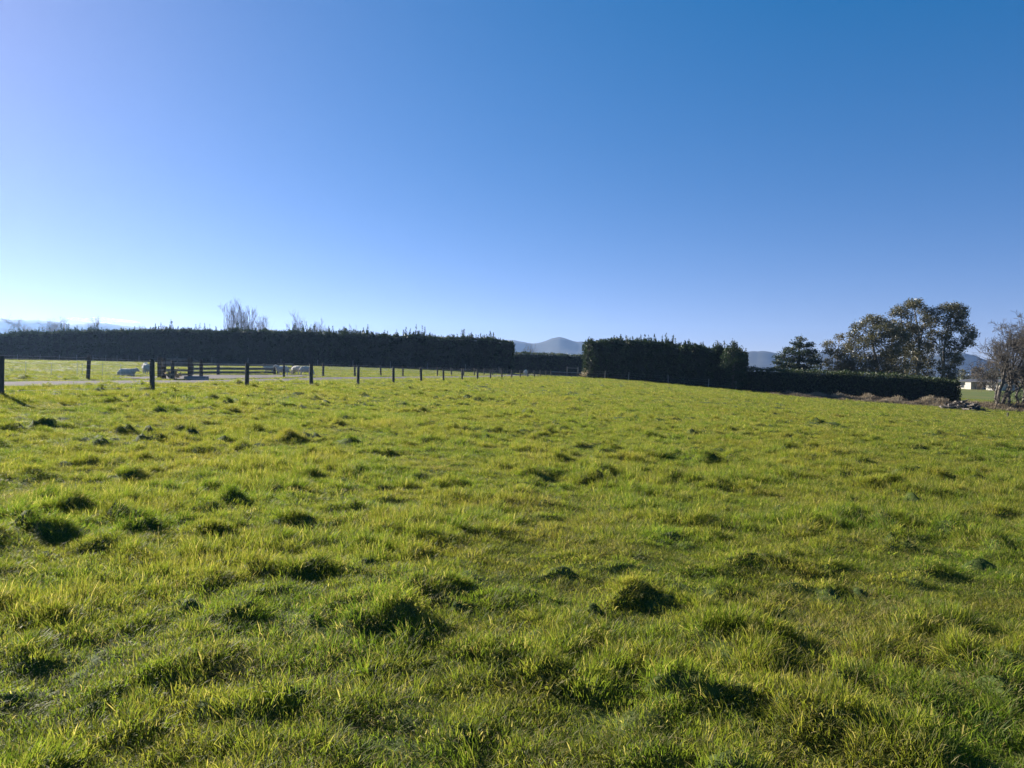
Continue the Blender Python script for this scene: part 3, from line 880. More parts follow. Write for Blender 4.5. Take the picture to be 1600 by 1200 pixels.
YT = 116
leafy_tree('eucalyptus_tree', 'small slender eucalyptus at the edge of the grove, beside the flat-tiered conifer', (1306, 600), YT,
           [([(1306, 602, 0), (1308, 570, 0), (1310, 545, 0), (1312, 528, 0)], .16, .05)],
           [(1312, 527, 7, 6, 0), (1300, 538, 10, 6, 1), (1320, 540, 9, 7, -1), (1293, 548, 7, 4, 0), (1310, 553, 14, 8, 0), (1296, 566, 10, 6, 1), (1318, 568, 13, 9, -1), (1305, 580, 14, 8, 0), (1322, 586, 14, 9, 0)],
           M['gum'], M['gumbark'], 31, .26, 10.0, swell=1.1)
leafy_tree('eucalyptus_tree', 'broad dense round-topped eucalyptus on the near side of the grove', (1380, 604), YT - 2,
           [([(1374, 606, 0), (1370, 570, 0), (1366, 540, .5), (1366, 510, 0)], .3, .08), ([(1386, 606, 0), (1392, 570, 1), (1398, 540, 1), (1404, 515, 1)], .26, .07), ([(1352, 604, -1), (1348, 570, -1), (1344, 540, -1)], .2, .07)],
           [(1364, 500, 17, 8, 0), (1384, 506, 16, 9, 1), (1346, 512, 15, 10, 0), (1402, 513, 13, 10, 1), (1366, 518, 22, 12, -2), (1335, 526, 12, 11, 0), (1390, 528, 22, 13, -2), (1350, 536, 22, 13, -2), (1332, 548, 14, 12, 0),
            (1372, 548, 22, 14, -3), (1402, 546, 18, 14, -1), (1344, 562, 20, 14, -1), (1330, 572, 13, 11, 1), (1368, 570, 20, 14, -2), (1396, 570, 18, 14, -1), (1350, 584, 20, 11, 0), (1378, 586, 18, 11, -1), (1408, 588, 16, 12, 0), (1334, 586, 14, 9, 0)],
           M['gum'], M['gumbark'], 32, .26, 10.0)
leafy_tree('eucalyptus_tree', 'tallest eucalyptus of the grove, pale trunk showing between separate leaf clumps', (1432, 606), YT + 3,
           [([(1432, 608, 0), (1434, 570, 0), (1436, 535, 0), (1433, 505, 0), (1428, 482, 0)], .34, .07), ([(1436, 535, 0), (1446, 510, .5), (1452, 490, .5)], .16, .06), ([(1434, 560, 0), (1420, 530, .5), (1412, 505, .5), (1405, 488, 0)], .18, .05), ([(1424, 606, 1), (1420, 580, 1), (1418, 556, 1)], .2, .1)],
           [(1429, 473, 13, 6, 0), (1440, 477, 12, 6, 1), (1419, 478, 8, 5, -1), (1405, 484, 12, 6, 0), (1397, 490, 8, 5, 0), (1414, 494, 11, 6, -1), (1448, 487, 11, 7, 0), (1457, 496, 10, 7, 0), (1442, 500, 9, 6, -1),
            (1420, 510, 13, 9, 0), (1450, 514, 10, 8, 1), (1408, 524, 13, 10, 0), (1426, 530, 13, 10, 0), (1452, 534, 9, 10, 0), (1418, 550, 14, 12, -1), (1440, 556, 10, 12, 1), (1428, 574, 15, 12, 0), (1446, 582, 12, 12, 0), (1420, 592, 14, 9, 0), (1440, 598, 14, 8, 0), (1462, 506, 8, 7, 1), (1463, 522, 8, 8, 1), (1460, 546, 9, 10, 1), (1456, 566, 9, 10, 1), (1436, 516, 10, 8, 1), (1438, 542, 10, 9, -1), (1406, 506, 10, 8, 1), (1400, 556, 12, 10, 2)],
           M['gum'], M['gumbark'], 33, .26, 10.0, swell=1.1)
leafy_tree('eucalyptus_tree', 'leaning tall eucalyptus at the outer end of the grove, nearest the bare trees', (1478, 608), YT + 1,
           [([(1474, 612, 0), (1474, 575, 0), (1476, 540, 0), (1482, 510, 0), (1488, 488, 0)], .32, .07), ([(1480, 612, 0), (1486, 580, .5), (1496, 555, .5), (1508, 538, .5), (1516, 525, 0)], .2, .05), ([(1474, 575, 0), (1466, 545, -.5), (1464, 515, -.5)], .15, .05)],
           [(1484, 480, 14, 6, 0), (1498, 481, 12, 6, 0), (1474, 485, 9, 6, 1), (1505, 490, 8, 6, 0), (1488, 492, 15, 7, -1), (1500, 502, 10, 8, 0), (1472, 502, 10, 8, 0), (1488, 511, 13, 9, 0), (1512, 516, 11, 8, 0), (1520, 524, 7, 6, 0), (1504, 527, 12, 8, -1),
            (1474, 524, 11, 9, 0), (1488, 532, 11, 9, 1), (1514, 537, 9, 5, 0), (1498, 542, 11, 8, 0), (1476, 546, 12, 10, 0), (1484, 560, 12, 11, -1), (1496, 562, 8, 8, 0), (1472, 574, 9, 12, 0), (1486, 580, 10, 11, 0), (1478, 596, 13, 11, 0), (1490, 592, 7, 8, 0)],
           M['gum'], M['gumbark'], 34, .26, 10.0, swell=1.1)
leafy_tree('cypress_tree', 'dark flat-tiered conifer standing by itself above the clipped hedge', (1248, 596), 118,
           [([(1248, 600, 0), (1248, 565, 0), (1249, 540, 0), (1250, 528, 0)], .35, .06)],
           [(1250, 529, 8, 2.5, 0), (1260, 531, 7, 2, 1), (1243, 536, 9, 2.5, 0), (1256, 540, 15, 3, 0), (1266, 538, 7, 2, 0), (1238, 545, 13, 3, 1), (1262, 549, 15, 3, -1), (1228, 551, 10, 3, 0), (1248, 553, 17, 4, -1), (1222, 558, 10, 3, 1), (1270, 557, 12, 3, 0), (1240, 562, 18, 4, 0),
            (1216, 566, 10, 3, 0), (1262, 565, 16, 4, -2), (1276, 567, 9, 3, 1), (1230, 571, 17, 4, -1), (1252, 574, 18, 4, 0), (1278, 573, 8, 3, 0), (1216, 576, 10, 3, 0), (1270, 580, 14, 4, 0), (1240, 583, 22, 5, 0), (1220, 586, 14, 4, 0), (1264, 590, 20, 5, 0)],
           M['cypress'], M['bark'], 35, .30, 8.0, .5)
leafy_tree('pine_tree', 'dark bushy pine with a pointed top growing at the hedge end', (1146, 600), 101.5,
           [([(1146, 610, 0), (1146, 570, 0), (1147, 545, 0), (1147.5, 531, 0)], .25, .03)],
           [(1147, 535, 2.5, 4, 0), (1147, 541, 6, 4, 0), (1140, 547, 7, 4, 0), (1153, 546, 7, 4, 0), (1146, 552, 12, 6, 0), (1157, 556, 7, 5, 0), (1136, 557, 9, 6, 0), (1150, 562, 13, 8, -1), (1160, 566, 7, 5, 0), (1138, 570, 12, 8, 0), (1156, 577, 10, 7, 0), (1148, 582, 14, 10, 0), (1164, 573, 8, 2, 0), (1158, 592, 11, 10, 0), (1146, 600, 14, 9, 0)],
           M['pine'], M['bark'], 36, .36, 8.0, 1.0, .35)

for px_, top_, w_, lab_ in ((1034, 534, 4, 'small pointed pine tip in the middle of the crest hedge top'), (1095, 535, 5, 'narrow pine tip between the middle and the end of the crest hedge'), (1122, 533, 7, 'broader pine tip next to the bushy pine at the hedge end'), (979, 526, 4, 'tallest thin pine leader on the crest hedge')):
    leafy_tree('pine_tree', lab_, (px_, 600), 103 + (1146 - px_) * .045, [([(px_, 606, 0), (px_, 560, 0), (px_, top_, 0)], .14, .02)],
               [(px_, top_ + 3, w_ * .35, 3.5, 0), (px_ + .5, top_ + 8, w_ * .75, 3.5, 0), (px_ - .5, top_ + 13, w_ * 1.1, 4, 0), (px_ + .5, top_ + 18, w_ * 1.3, 4, 0)], M['pine'], M['bark'], int(px_), .3, 9.0, 1.0, .3, group='pines in the crest hedge')

# ---- bare trees
def grow(segs, p, d, L, r, level, maxl, g, kids, up, spread, wig=.16, decay=.72, rmin=.006):
    n = 4 if level < 2 else 3
    pts = [np.array(p)]
    d = d / np.linalg.norm(d)
    for k in range(n):
        d = d + g.normal(0, wig, 3) + np.array([0, 0, up * .25]); d /= np.linalg.norm(d)
        q = pts[-1] + d * L / n
        ra = max(rmin, r * (1 - .6 * k / n)); rb = max(rmin, r * (1 - .6 * (k + 1) / n))
        segs.append((pts[-1], q, ra, rb)); pts.append(q)
    if level >= maxl: return
    for c in range(kids[min(level, len(kids) - 1)]):
        f = g.uniform(.3, 1.0); i = min(int(f * n), n - 1); pp = pts[i] + (pts[i + 1] - pts[i]) * (f * n - i)
        s = np.cross(d, g.normal(0, 1, 3)); s /= np.linalg.norm(s) + 1e-9
        an = spread * g.uniform(.6, 1.3)
        dd = d * math.cos(an) + s * math.sin(an)
        grow(segs, pp, dd, L * decay * g.uniform(.7, 1.15), max(rmin, r * .52 * (1.1 - .4 * f)), level + 1, maxl, g, kids, up, spread, wig, decay, rmin)

def bare_tree(name, label, px, py, Y, stems, seed, mat, kids=(7, 5, 4, 3), maxl=4, up=.25, spread=.6, rmin=.012, wig=.14, decay=.62, sub=False, group=None, cat='tree', dig=.15, drop=0):
    """stems: (dx px at top, top py, base dx px, radius) for each main stem"""
    g = np.random.default_rng(seed)
    b = at(px, py, Y); z = gz(b.x, b.y); org = np.array([b.x, b.y, z])
    root = thing(name, label, cat, org, group=group)
    twigs = []
    for dx, top, bx, r in stems:
        p0 = at(px + bx, py, Y); p0 = np.array([p0.x, p0.y + g.normal(0, .3), z - dig]); p1 = at(px + dx, top + drop, Y); p1 = np.array([p1.x, p1.y + g.normal(0, .6), p1.z])
        H = np.linalg.norm(p1 - p0); d = (p1 - p0) / H
        n = 8; pts = [p0]; main = []
        for k in range(n):
            q = p0 + (p1 - p0) * (k + 1) / n + g.normal(0, .018 * H, 3) * (1 if k < n - 1 else .3)
            main.append((pts[-1], q, max(rmin, r * (1 - .85 * k / n)), max(rmin, r * (1 - .85 * (k + 1) / n)))); pts.append(q)
        v, q = tubes(main, 7)
        obj('trunk', fast_mesh('trunk', v - org, None, q, smooth=True), mat, root)
        for c in range(kids[0]):
            f = g.uniform(.22, .97); i = min(int(f * n), n - 1); pp = pts[i] + (pts[i + 1] - pts[i]) * (f * n - i)
            s = np.cross(d, g.normal(0, 1, 3)); s /= np.linalg.norm(s); an = spread * g.uniform(.6, 1.25)
            grow(twigs, pp, d * math.cos(an) + s * math.sin(an), H * .42 * (1.15 - .75 * f) * g.uniform(.7, 1.2), max(rmin, r * .5 * (1.1 - .8 * f)), 1, maxl, g, kids, up, spread, wig, decay, rmin)
    v, q = tubes(twigs, 3)
    obj('branches', fast_mesh('branches', v - org, None, q, smooth=True), mat, root)['kind'] = 'stuff'
    return root

# the right-hand bare trees, near the brush pile
bare_tree('bare_tree', 'large bare winter tree with pale leaning trunks beyond the brush pile', 1556, 641, 84,
          [(22, 523, 0, .24), (58, 512, 8, .22), (-2, 560, 4, .15), (36, 540, 14, .2)], 51, M['bark'], (11, 6, 5, 4), 4, .18, .75, .013)
bare_tree('bare_tree', 'second bare winter tree standing close behind the large one, upright and twiggy', 1598, 642, 86,
          [(8, 520, 0, .26), (40, 515, 8, .22), (-18, 548, -3, .16), (70, 530, 12, .2)], 52, M['bark'], (11, 6, 5, 4), 4, .18, .7, .013)
bare_tree('bare_shrub', 'low tangled bare shrub at the foot of the bare trees', 1578, 642, 83.5,
          [(-14, 612, -3, .06), (2, 602, 0, .06), (16, 606, 4, .06), (28, 614, 6, .05), (-24, 622, -6, .05)], 53, M['bark'], (8, 5, 4), 3, .1, .8, .012, cat='shrub')

# bare trees behind the long hedge
WB = M['birch']
for k, (px, top, halfw, ns, nm, lab) in enumerate([
        (33, 494, 10, 3, 'birch_tree', 'rounded bare birch beyond the hedge, farthest from the upright poplar clump'),
        (86, 494, 12, 3, 'birch_tree', 'second rounded bare birch along the hedge, the fuller of the two'),
        (152, 501, 8, 3, 'bare_tree', 'faint bare tree just showing above the hedge under the small bright cloud'),
        (219, 503, 8, 3, 'bare_tree', 'small bare tree barely topping the hedge behind the stock pen'),
        (410, 493, 9, 4, 'bare_tree', 'slim bare tree beside the tall poplar clump'),
        (463, 496, 9, 3, 'bare_tree', 'bare tree with a few upright stems in the middle of the hedge line'),
        (500, 502, 10, 3, 'bare_tree', 'low bare tree next to the few-stemmed one above the hedge'),
        (547, 508, 11, 4, 'bare_tree', 'dense low bare tree mixed with a small conifer above the hedge')]):
    stems = [((j - (ns - 1) / 2) * halfw / ns * 1.6, top + 8 + 7 * abs(j - (ns - 1) / 2), (j - (ns - 1) / 2) * 2, .15) for j in range(ns)]
    birch = 'birch' in nm
    bare_tree(nm, lab, px, 566, 195, stems, 60 + k, WB, (9, 6, 4) if birch else (8, 5, 3), 3, .15 if birch else .45, .75 if birch else .38, .015, dig=1.0)
bare_tree('poplar_clump', 'tall upright clump of bare poplars rising above the long hedge', 378, 568, 190,
          [(-29, 481, -8, .12), (-22, 496, -6, .12), (-14, 474, -3, .16), (-10, 488, -2, .14), (-5, 478, 0, .16), (-2, 481, 1, .14), (3, 486, 2, .14), (8, 490, 4, .13), (14, 482, 6, .14), (20, 484, 7, .13), (25, 496, 9, .12), (-18, 484, -4, .12)], 75, WB, (9, 5, 3), 3, .7, .28, .014, dig=1.0, drop=11)
bare_tree('bare_tree', 'thin bare tree above the low hedge in front of the peaked hill', 828, 585, 185, [(-2, 541, 0, .13), (5, 543, 2, .1), (-6, 548, -2, .1)], 80, WB, (6, 4, 3), 3, .35, .5, .015, dig=1.0)
leafy_tree('conifer_tree', 'small dark conifer tip poking above the long hedge', (538, 566), 170,
           [([(538, 568, 0), (538, 540, 0), (538, 512, 0)], .15, .03)], [(538, 514, 4, 4, 0), (536, 520, 8, 5, 0), (542, 526, 9, 5, 0), (537, 535, 10, 7, 0), (538, 548, 10, 9, 0)], M['cypress'], M['bark'], 37, .4, 4.0)

# trees round the house
for k, (px, py, Y, lob, lab) in enumerate([
        (1506, 606, 265, [(1506, 584, 9, 8, 0), (1500, 592, 9, 7, 0), (1512, 594, 10, 7, 0)], 'hazy grey-brown tree behind the hedge end of the cream house'),
        (1528, 606, 275, [(1527, 582, 10, 9, 0), (1520, 592, 10, 7, 0), (1534, 592, 10, 8, 0)], 'hazy brown tree behind the middle of the cream house'),
        (1556, 606, 262, [(1554, 584, 11, 10, 0), (1546, 594, 10, 7, 0), (1564, 592, 12, 8, 0)], 'dark hazy tree behind the cream house, beside the bare trees'),
        (1590, 608, 250, [(1592, 586, 14, 11, 0), (1580, 596, 12, 8, 0), (1606, 594, 12, 9, 0)], 'dark hazy tree seen through the bare branches')]):
    leafy_tree('garden_tree', lab, (px, py), Y, [([(px, py + 3, 0), (px, py - 14, 0), (px, py - 26, 0)], .3, .08)], lob, M['gum'] if k != 1 else M['weed'], M['bark'], 90 + k, .55, 1.6)

# ================================================================== HOUSE
def build_house():
    Y = 230
    c = at(1529, 612.5, Y); z = gz(c.x, c.y)
    root = thing('house', 'low cream house with dark roof on a lawn beyond the clipped hedge', 'house', (c.x, c.y, z - .1), math.radians(-78))
    s = Y / F / .72
    def P(px): return (px - 1524) * s
    def part(nm, mat, parent, boxes):
        bm = bmesh.new()
        for cc, ss in boxes: box_bm(bm, cc, ss, bev=.01)
        return obj(nm, bm_mesh(nm, bm), mat, parent)
    part('wall', M['housewall'], root, [((P(1505), 3, 1.35), (P(1514) - P(1494), 7, 2.7))])
    part('wall', M['housewall'], root, [((P(1516), 1.2, 1.35), (P(1520) - P(1512.2), 6, 2.7))])
    part('wall', M['brickwall'], root, [((P(1521.7), 2.2, 1.35), (P(1523) - P(1520.2), 5, 2.7))])
    part('wall', M['housewall'], root, [((P(1530), 4.0, 1.35), (P(1537) - P(1523.2), 5, 2.7))])
    part('wall', M['housewall'], root, [((P(1546), 2.4, 1.35), (P(1556) - P(1537.2), 6.5, 2.7))])
    for px, w, yy, zz, h in ((1504, 1.2, -.5, 1.35, 1.6), (1509.3, .8, -.5, 1.35, 1.6), (1541, .8, -.85, 1.4, 1.3), (1546.5, 1.5, -.85, 1.15, 1.9), (1529, 2.0, 1.5, 1.2, 2.1)):
        w_ = part('window', M['trim'], root, [((P(px), yy - .03, zz), (w + .14, .06, h + .14))])
        part('pane', M['glass'], w_, [((P(px), yy - .065, zz), (w, .02, h))])
    # hipped roof
    bm = bmesh.new()
    x0, x1, y0, y1 = P(1492.5), P(1557.5), -2.1, 7.2
    vs = [bm.verts.new(v) for v in ((x0, y0, 2.7), (x1, y0, 2.7), (x1, y1, 2.7), (x0, y1, 2.7), (x0 + 3, 2.5, 3.5), (x1 - 3, 2.5, 3.5), (x0, y0, 2.58), (x1, y0, 2.58), (x1, y1, 2.58), (x0, y1, 2.58))]
    for f in ((0, 1, 5, 4), (1, 2, 5), (2, 3, 4, 5), (3, 0, 4), (6, 7, 1, 0), (7, 8, 2, 1), (8, 9, 3, 2), (9, 6, 0, 3), (9, 8, 7, 6)): bm.faces.new([vs[i] for i in f])
    obj('roof', bm_mesh('roof', bm), M['roof'], root)
build_house()

# ================================================================== FENCES
def post_mesh(r=.08, h=1.06, sides=10):
    bm = loft([(0, 0, -.25), (0, 0, 0), (.004, 0, h * .5), (0, 0, h - .02), (0, 0, h)], [r * 1.04, r * 1.02, r, r * .97, r * .85], sides)
    return bm_mesh('post', bm)
def wire_obj(parent, pts, r=.0022):
    segs = [(np.array(p), np.array(q), r, r) for p, q in zip(pts, pts[1:])]
    v, q = tubes(segs, 3)
    org = np.array(parent.location)
    obj('wire', fast_mesh('wire', v - org, None, q), M['wire'], parent)

def wire_fence(name, label, spots, heights, meshes, mat, wires, wr=.0034, lean=.028, group=None):
    g = np.random.default_rng(len(spots))
    zs = [gz(x, y) for x, y in spots]
    root = thing(name, label, 'fence', (spots[0][0], spots[0][1], zs[0]), group=group)
    o0 = np.array(root.location)
    for k, ((x, y), z) in enumerate(zip(spots, zs)):
        p = obj('post', meshes[k % len(meshes)], mat, root, (x - o0[0], y - o0[1], z - o0[2]))
        p.rotation_euler = (g.normal(0, lean), g.normal(0, lean), g.uniform(0, 6.28))
        s = heights[k] if isinstance(heights, (list, tuple)) else 1.0
        p.scale = (1, 1, s * g.uniform(.97, 1.03))
    for w in wires:
        wire_obj(root, [(x, y, z + w) for (x, y), z in zip(spots, zs)], wr)
    return root

big_posts = [post_mesh(.082 + .006 * k, 1.08, 10) for k in range(3)]
for m_ in big_posts: m_.materials.append(M['post'])
thin_posts = [post_mesh(.05 + .006 * k, 1.25, 8) for k in range(3)]
for m_ in thin_posts: m_.materials.append(M['palepost'])
W7 = [.12, .26, .41, .56, .72, .88, 1.0]
ks = list(range(-2, 21))
wire_fence('wire_fence', 'dark wooden post and wire fence between the grass paddock and the gravel track', [(near_fence_x(19 + 5.8 * k), 19 + 5.8 * k) for k in ks], 1.0, big_posts, M['post'], W7)
fy = [15, 21, 27, 33] + [56.6 + 6.05 * k for k in range(0, 13)]
def sub_fence(ys, label):
    wire_fence('wire_fence', label, [(far_fence_x(y), y) for y in ys], .93, big_posts, M['post'], W7)
sub_fence([15, 21, 27, 33, 38.8], 'short post and wire fence run ending at the tall stock pen')
sub_fence([50.6 + 6.05 * k for k in range(0, 14)], 'post and wire fence beyond the gravel track, starting at the huddled sheep')
# thin grey fences at the foot of the hedges
def hedge_spots(pxs, A, B, off):
    a = np.array(at(A[0], 590, A[1])[:2]); b = np.array(at(B[0], 590, B[1])[:2]); t = (b - a) / np.linalg.norm(b - a); n = np.array([t[1], -t[0]])
    if n @ (-a) < 0: n = -n
    out = []
    for px in pxs:
        d = np.array([(px - 800) / F, 1.0]); a2 = a + n * off
        M2 = np.array([d, -t]).T; s = np.linalg.solve(M2, a2)
        out.append(tuple(d * s[0]))
    return out
wire_fence('wire_fence', 'thin grey post fence along the foot of the very long pine hedge', hedge_spots([-60, -20, 27, 62, 93, 120, 145, 165, 183, 200, 217, 247, 277, 331, 387, 439, 496, 551, 610, 668, 727, 780], (-170, 160), (797, 134), 3.0), 1.5, thin_posts, M['palepost'], [.4, .8, 1.1])
wire_fence('wire_fence', 'thin grey post fence at the foot of the pine hedge on the crest', hedge_spots([917, 945, 982, 1044, 1107, 1150], (911, 113), (1160, 102), 1.6), 1.2, thin_posts, M['palepost'], [.4, .8, 1.1])
white_posts = [post_mesh(.012, .85, 6)]; white_posts[0].materials.append(M['white'])
p_ = [(at(px, 586, Y).x, Y) for px, Y in ((40, 45), (80, 44.5), (120, 44), (129, 50), (160, 43.5), (188, 45))]
wire_fence('electric_fence', 'low temporary electric fence with thin white standards in the sheep paddock', p_, .9, white_posts, M['white'], [.35, .75], .0015)

# ---- timber pens
def beam(a, b, w, h):
    a = Vector(a); b = Vector(b); d = (b - a); L = d.length
    bm = bmesh.new(); rot = d.to_track_quat('X', 'Z').to_matrix()
    box_bm(bm, (a + b) / 2, (L, w, h), rot, .008)
    return bm
def timber(root, a, b, w, h, nm='rail', mat='rail'):
    o0 = Vector(root.location)
    obj(nm, bm_mesh(nm, beam(Vector(a) - o0, Vector(b) - o0, w, h)), M[mat], root)
def upright(root, x, y, z0, z1, w, nm='post', mat='post'):
    timber(root, (x, y, z0), (x, y + .001, z1), w, w, nm, mat)

def spot(px, Y):
    p = at(px, 590, Y); return p.x, p.y
# stock pen panel on the fence line
x0, y0 = spot(249, 38.9); x1, y1 = spot(297, 41.2); xm, ym = spot(256, 39.2); z0 = gz(x0, y0); z1 = gz(x1, y1)
pen = thing('stock_pen', 'tall dark timber stock pen panel with wide boards beside the gravel yard', 'stock pen', (x0, y0, z0))
for (x, y, z), h, w in (((x0, y0, z0), 1.25, .16), ((xm, ym, z0), 1.22, .18), ((x1, y1, z1), 1.28, .2), ((x1 + .25, y1 + .9, z1), 1.2, .16)):
    upright(pen, x, y, z - .2, z + h, w)
for zz, hh in ((1.13, .13), (.86, .26), (.52, .12), (.28, .12)):
    timber(pen, (x0 + .1, y0 + .12, z0 + zz), (x1 - .1, y1 + .12, z1 + zz), .05, hh)
timber(pen, (x1, y1 + .1, z1 + 1.05), (x1 + .25, y1 + .9, z1 + 1.05), .05, .12)
# long low three-rail fence
pts = [spot(300, 57.5), spot(341, 59.6), spot(387, 62), spot(429, 64.4)]
rf = thing('rail_fence', 'long three-rail timber fence behind the gravel yard with sheep at its end', 'fence', (pts[0][0], pts[0][1], gz(*pts[0])))
for x, y in pts: upright(rf, x, y, gz(x, y) - .2, gz(x, y) + .98, .2)
for (xa, ya), (xb, yb) in zip(pts, pts[1:]):
    for zz in (.86, .52, .2):
        timber(rf, (xa + .01, ya - .13, gz(xa, ya) + zz), (xb - .01, yb - .13, gz(xb, yb) + zz), .05, .19)
# gate behind the sheep
gp = [spot(430.5, 65), spot(454, 66)]
gt = thing('timber_gate', 'short timber gate section behind the huddled sheep', 'gate', (gp[0][0], gp[0][1], gz(*gp[0])))
for x, y in gp: upright(gt, x + .25, y, gz(x, y) - .2, gz(x, y) + 1.0, .2)
for zz in (.95, .6, .25): timber(gt, (gp[0][0] + .25, gp[0][1] - .14, gz(*gp[0]) + zz), (gp[1][0] + .25, gp[1][1] - .14, gz(*gp[1]) + zz), .05, .14)
# concrete trough
def trough():
    x, y = spot(307, 39.6); z = gz(x, y)
    bm = bmesh.new(); w, d, h, t = 1.15, .6, .23, .07
    box_bm(bm, (0, -d / 2 + t / 2, h / 2 - .03), (w, t, h), None, .012); box_bm(bm, (0, d / 2 - t / 2, h / 2 - .03), (w, t, h), None, .012)
    box_bm(bm, (-w / 2 + t / 2, 0, h / 2 - .032), (t, d - 2 * t, h), None, .004); box_bm(bm, (w / 2 - t / 2, 0, h / 2 - .032), (t, d - 2 * t, h), None, .004)
    box_bm(bm, (0, 0, .03), (w - 2 * t, d - 2 * t, .08))
    o = obj('water_trough', bm_mesh('water_trough', bm), M['concrete'], loc=(x, y, z + .02)); o.rotation_euler = (0, 0, .12)
    tag(o, 'low concrete water trough beside the stock pen', 'trough')
trough()
# far yards
fp = [spot(px, Y) for px, Y in ((862, 128), (872, 128), (882, 127.5), (893, 127), (902, 126.5), (911, 126))]
fyard = thing('rail_fence', 'far rusty-brown rail yard at the end of the track, between the tall hedges', 'fence', (fp[0][0], fp[0][1], gz(*fp[0])))
for x, y in fp: upright(fyard, x, y, gz(x, y) - .2, gz(x, y) + 1.0, .15)
for a_, b_ in zip(fp, fp[1:]):
    for zz in (.9, .6, .3): timber(fyard, (a_[0], a_[1] - .1, gz(*a_) + zz), (b_[0], b_[1] - .1, gz(*b_) + zz), .05, .13, 'rail', 'rust' if zz == .6 else 'palepost')
lg = [spot(886, 131), spot(903, 131)]
ld = thing('gate_frame', 'tall grey gate frame with a crossbar above the far rail yard', 'gate', (lg[0][0], lg[0][1], gz(*lg[0])))
for x, y in lg: upright(ld, x, y, gz(x, y) - .2, gz(x, y) + 2.0, .12, 'post', 'palepost')
timber(ld, (lg[0][0], lg[0][1] - .1, gz(*lg[0]) + 1.75), (lg[1][0], lg[1][1] - .1, gz(*lg[1]) + 1.75), .05, .1, 'crossbar', 'palepost')
# lone marker post on the right
x, y = spot(1576, 62); z = gz(x, y)
o = obj('marker_post', post_mesh(.07, .38, 8), M['post'], loc=(x, y, z)); tag(o, 'short dark stub of a post alone in the grass before the bare trees', 'post')

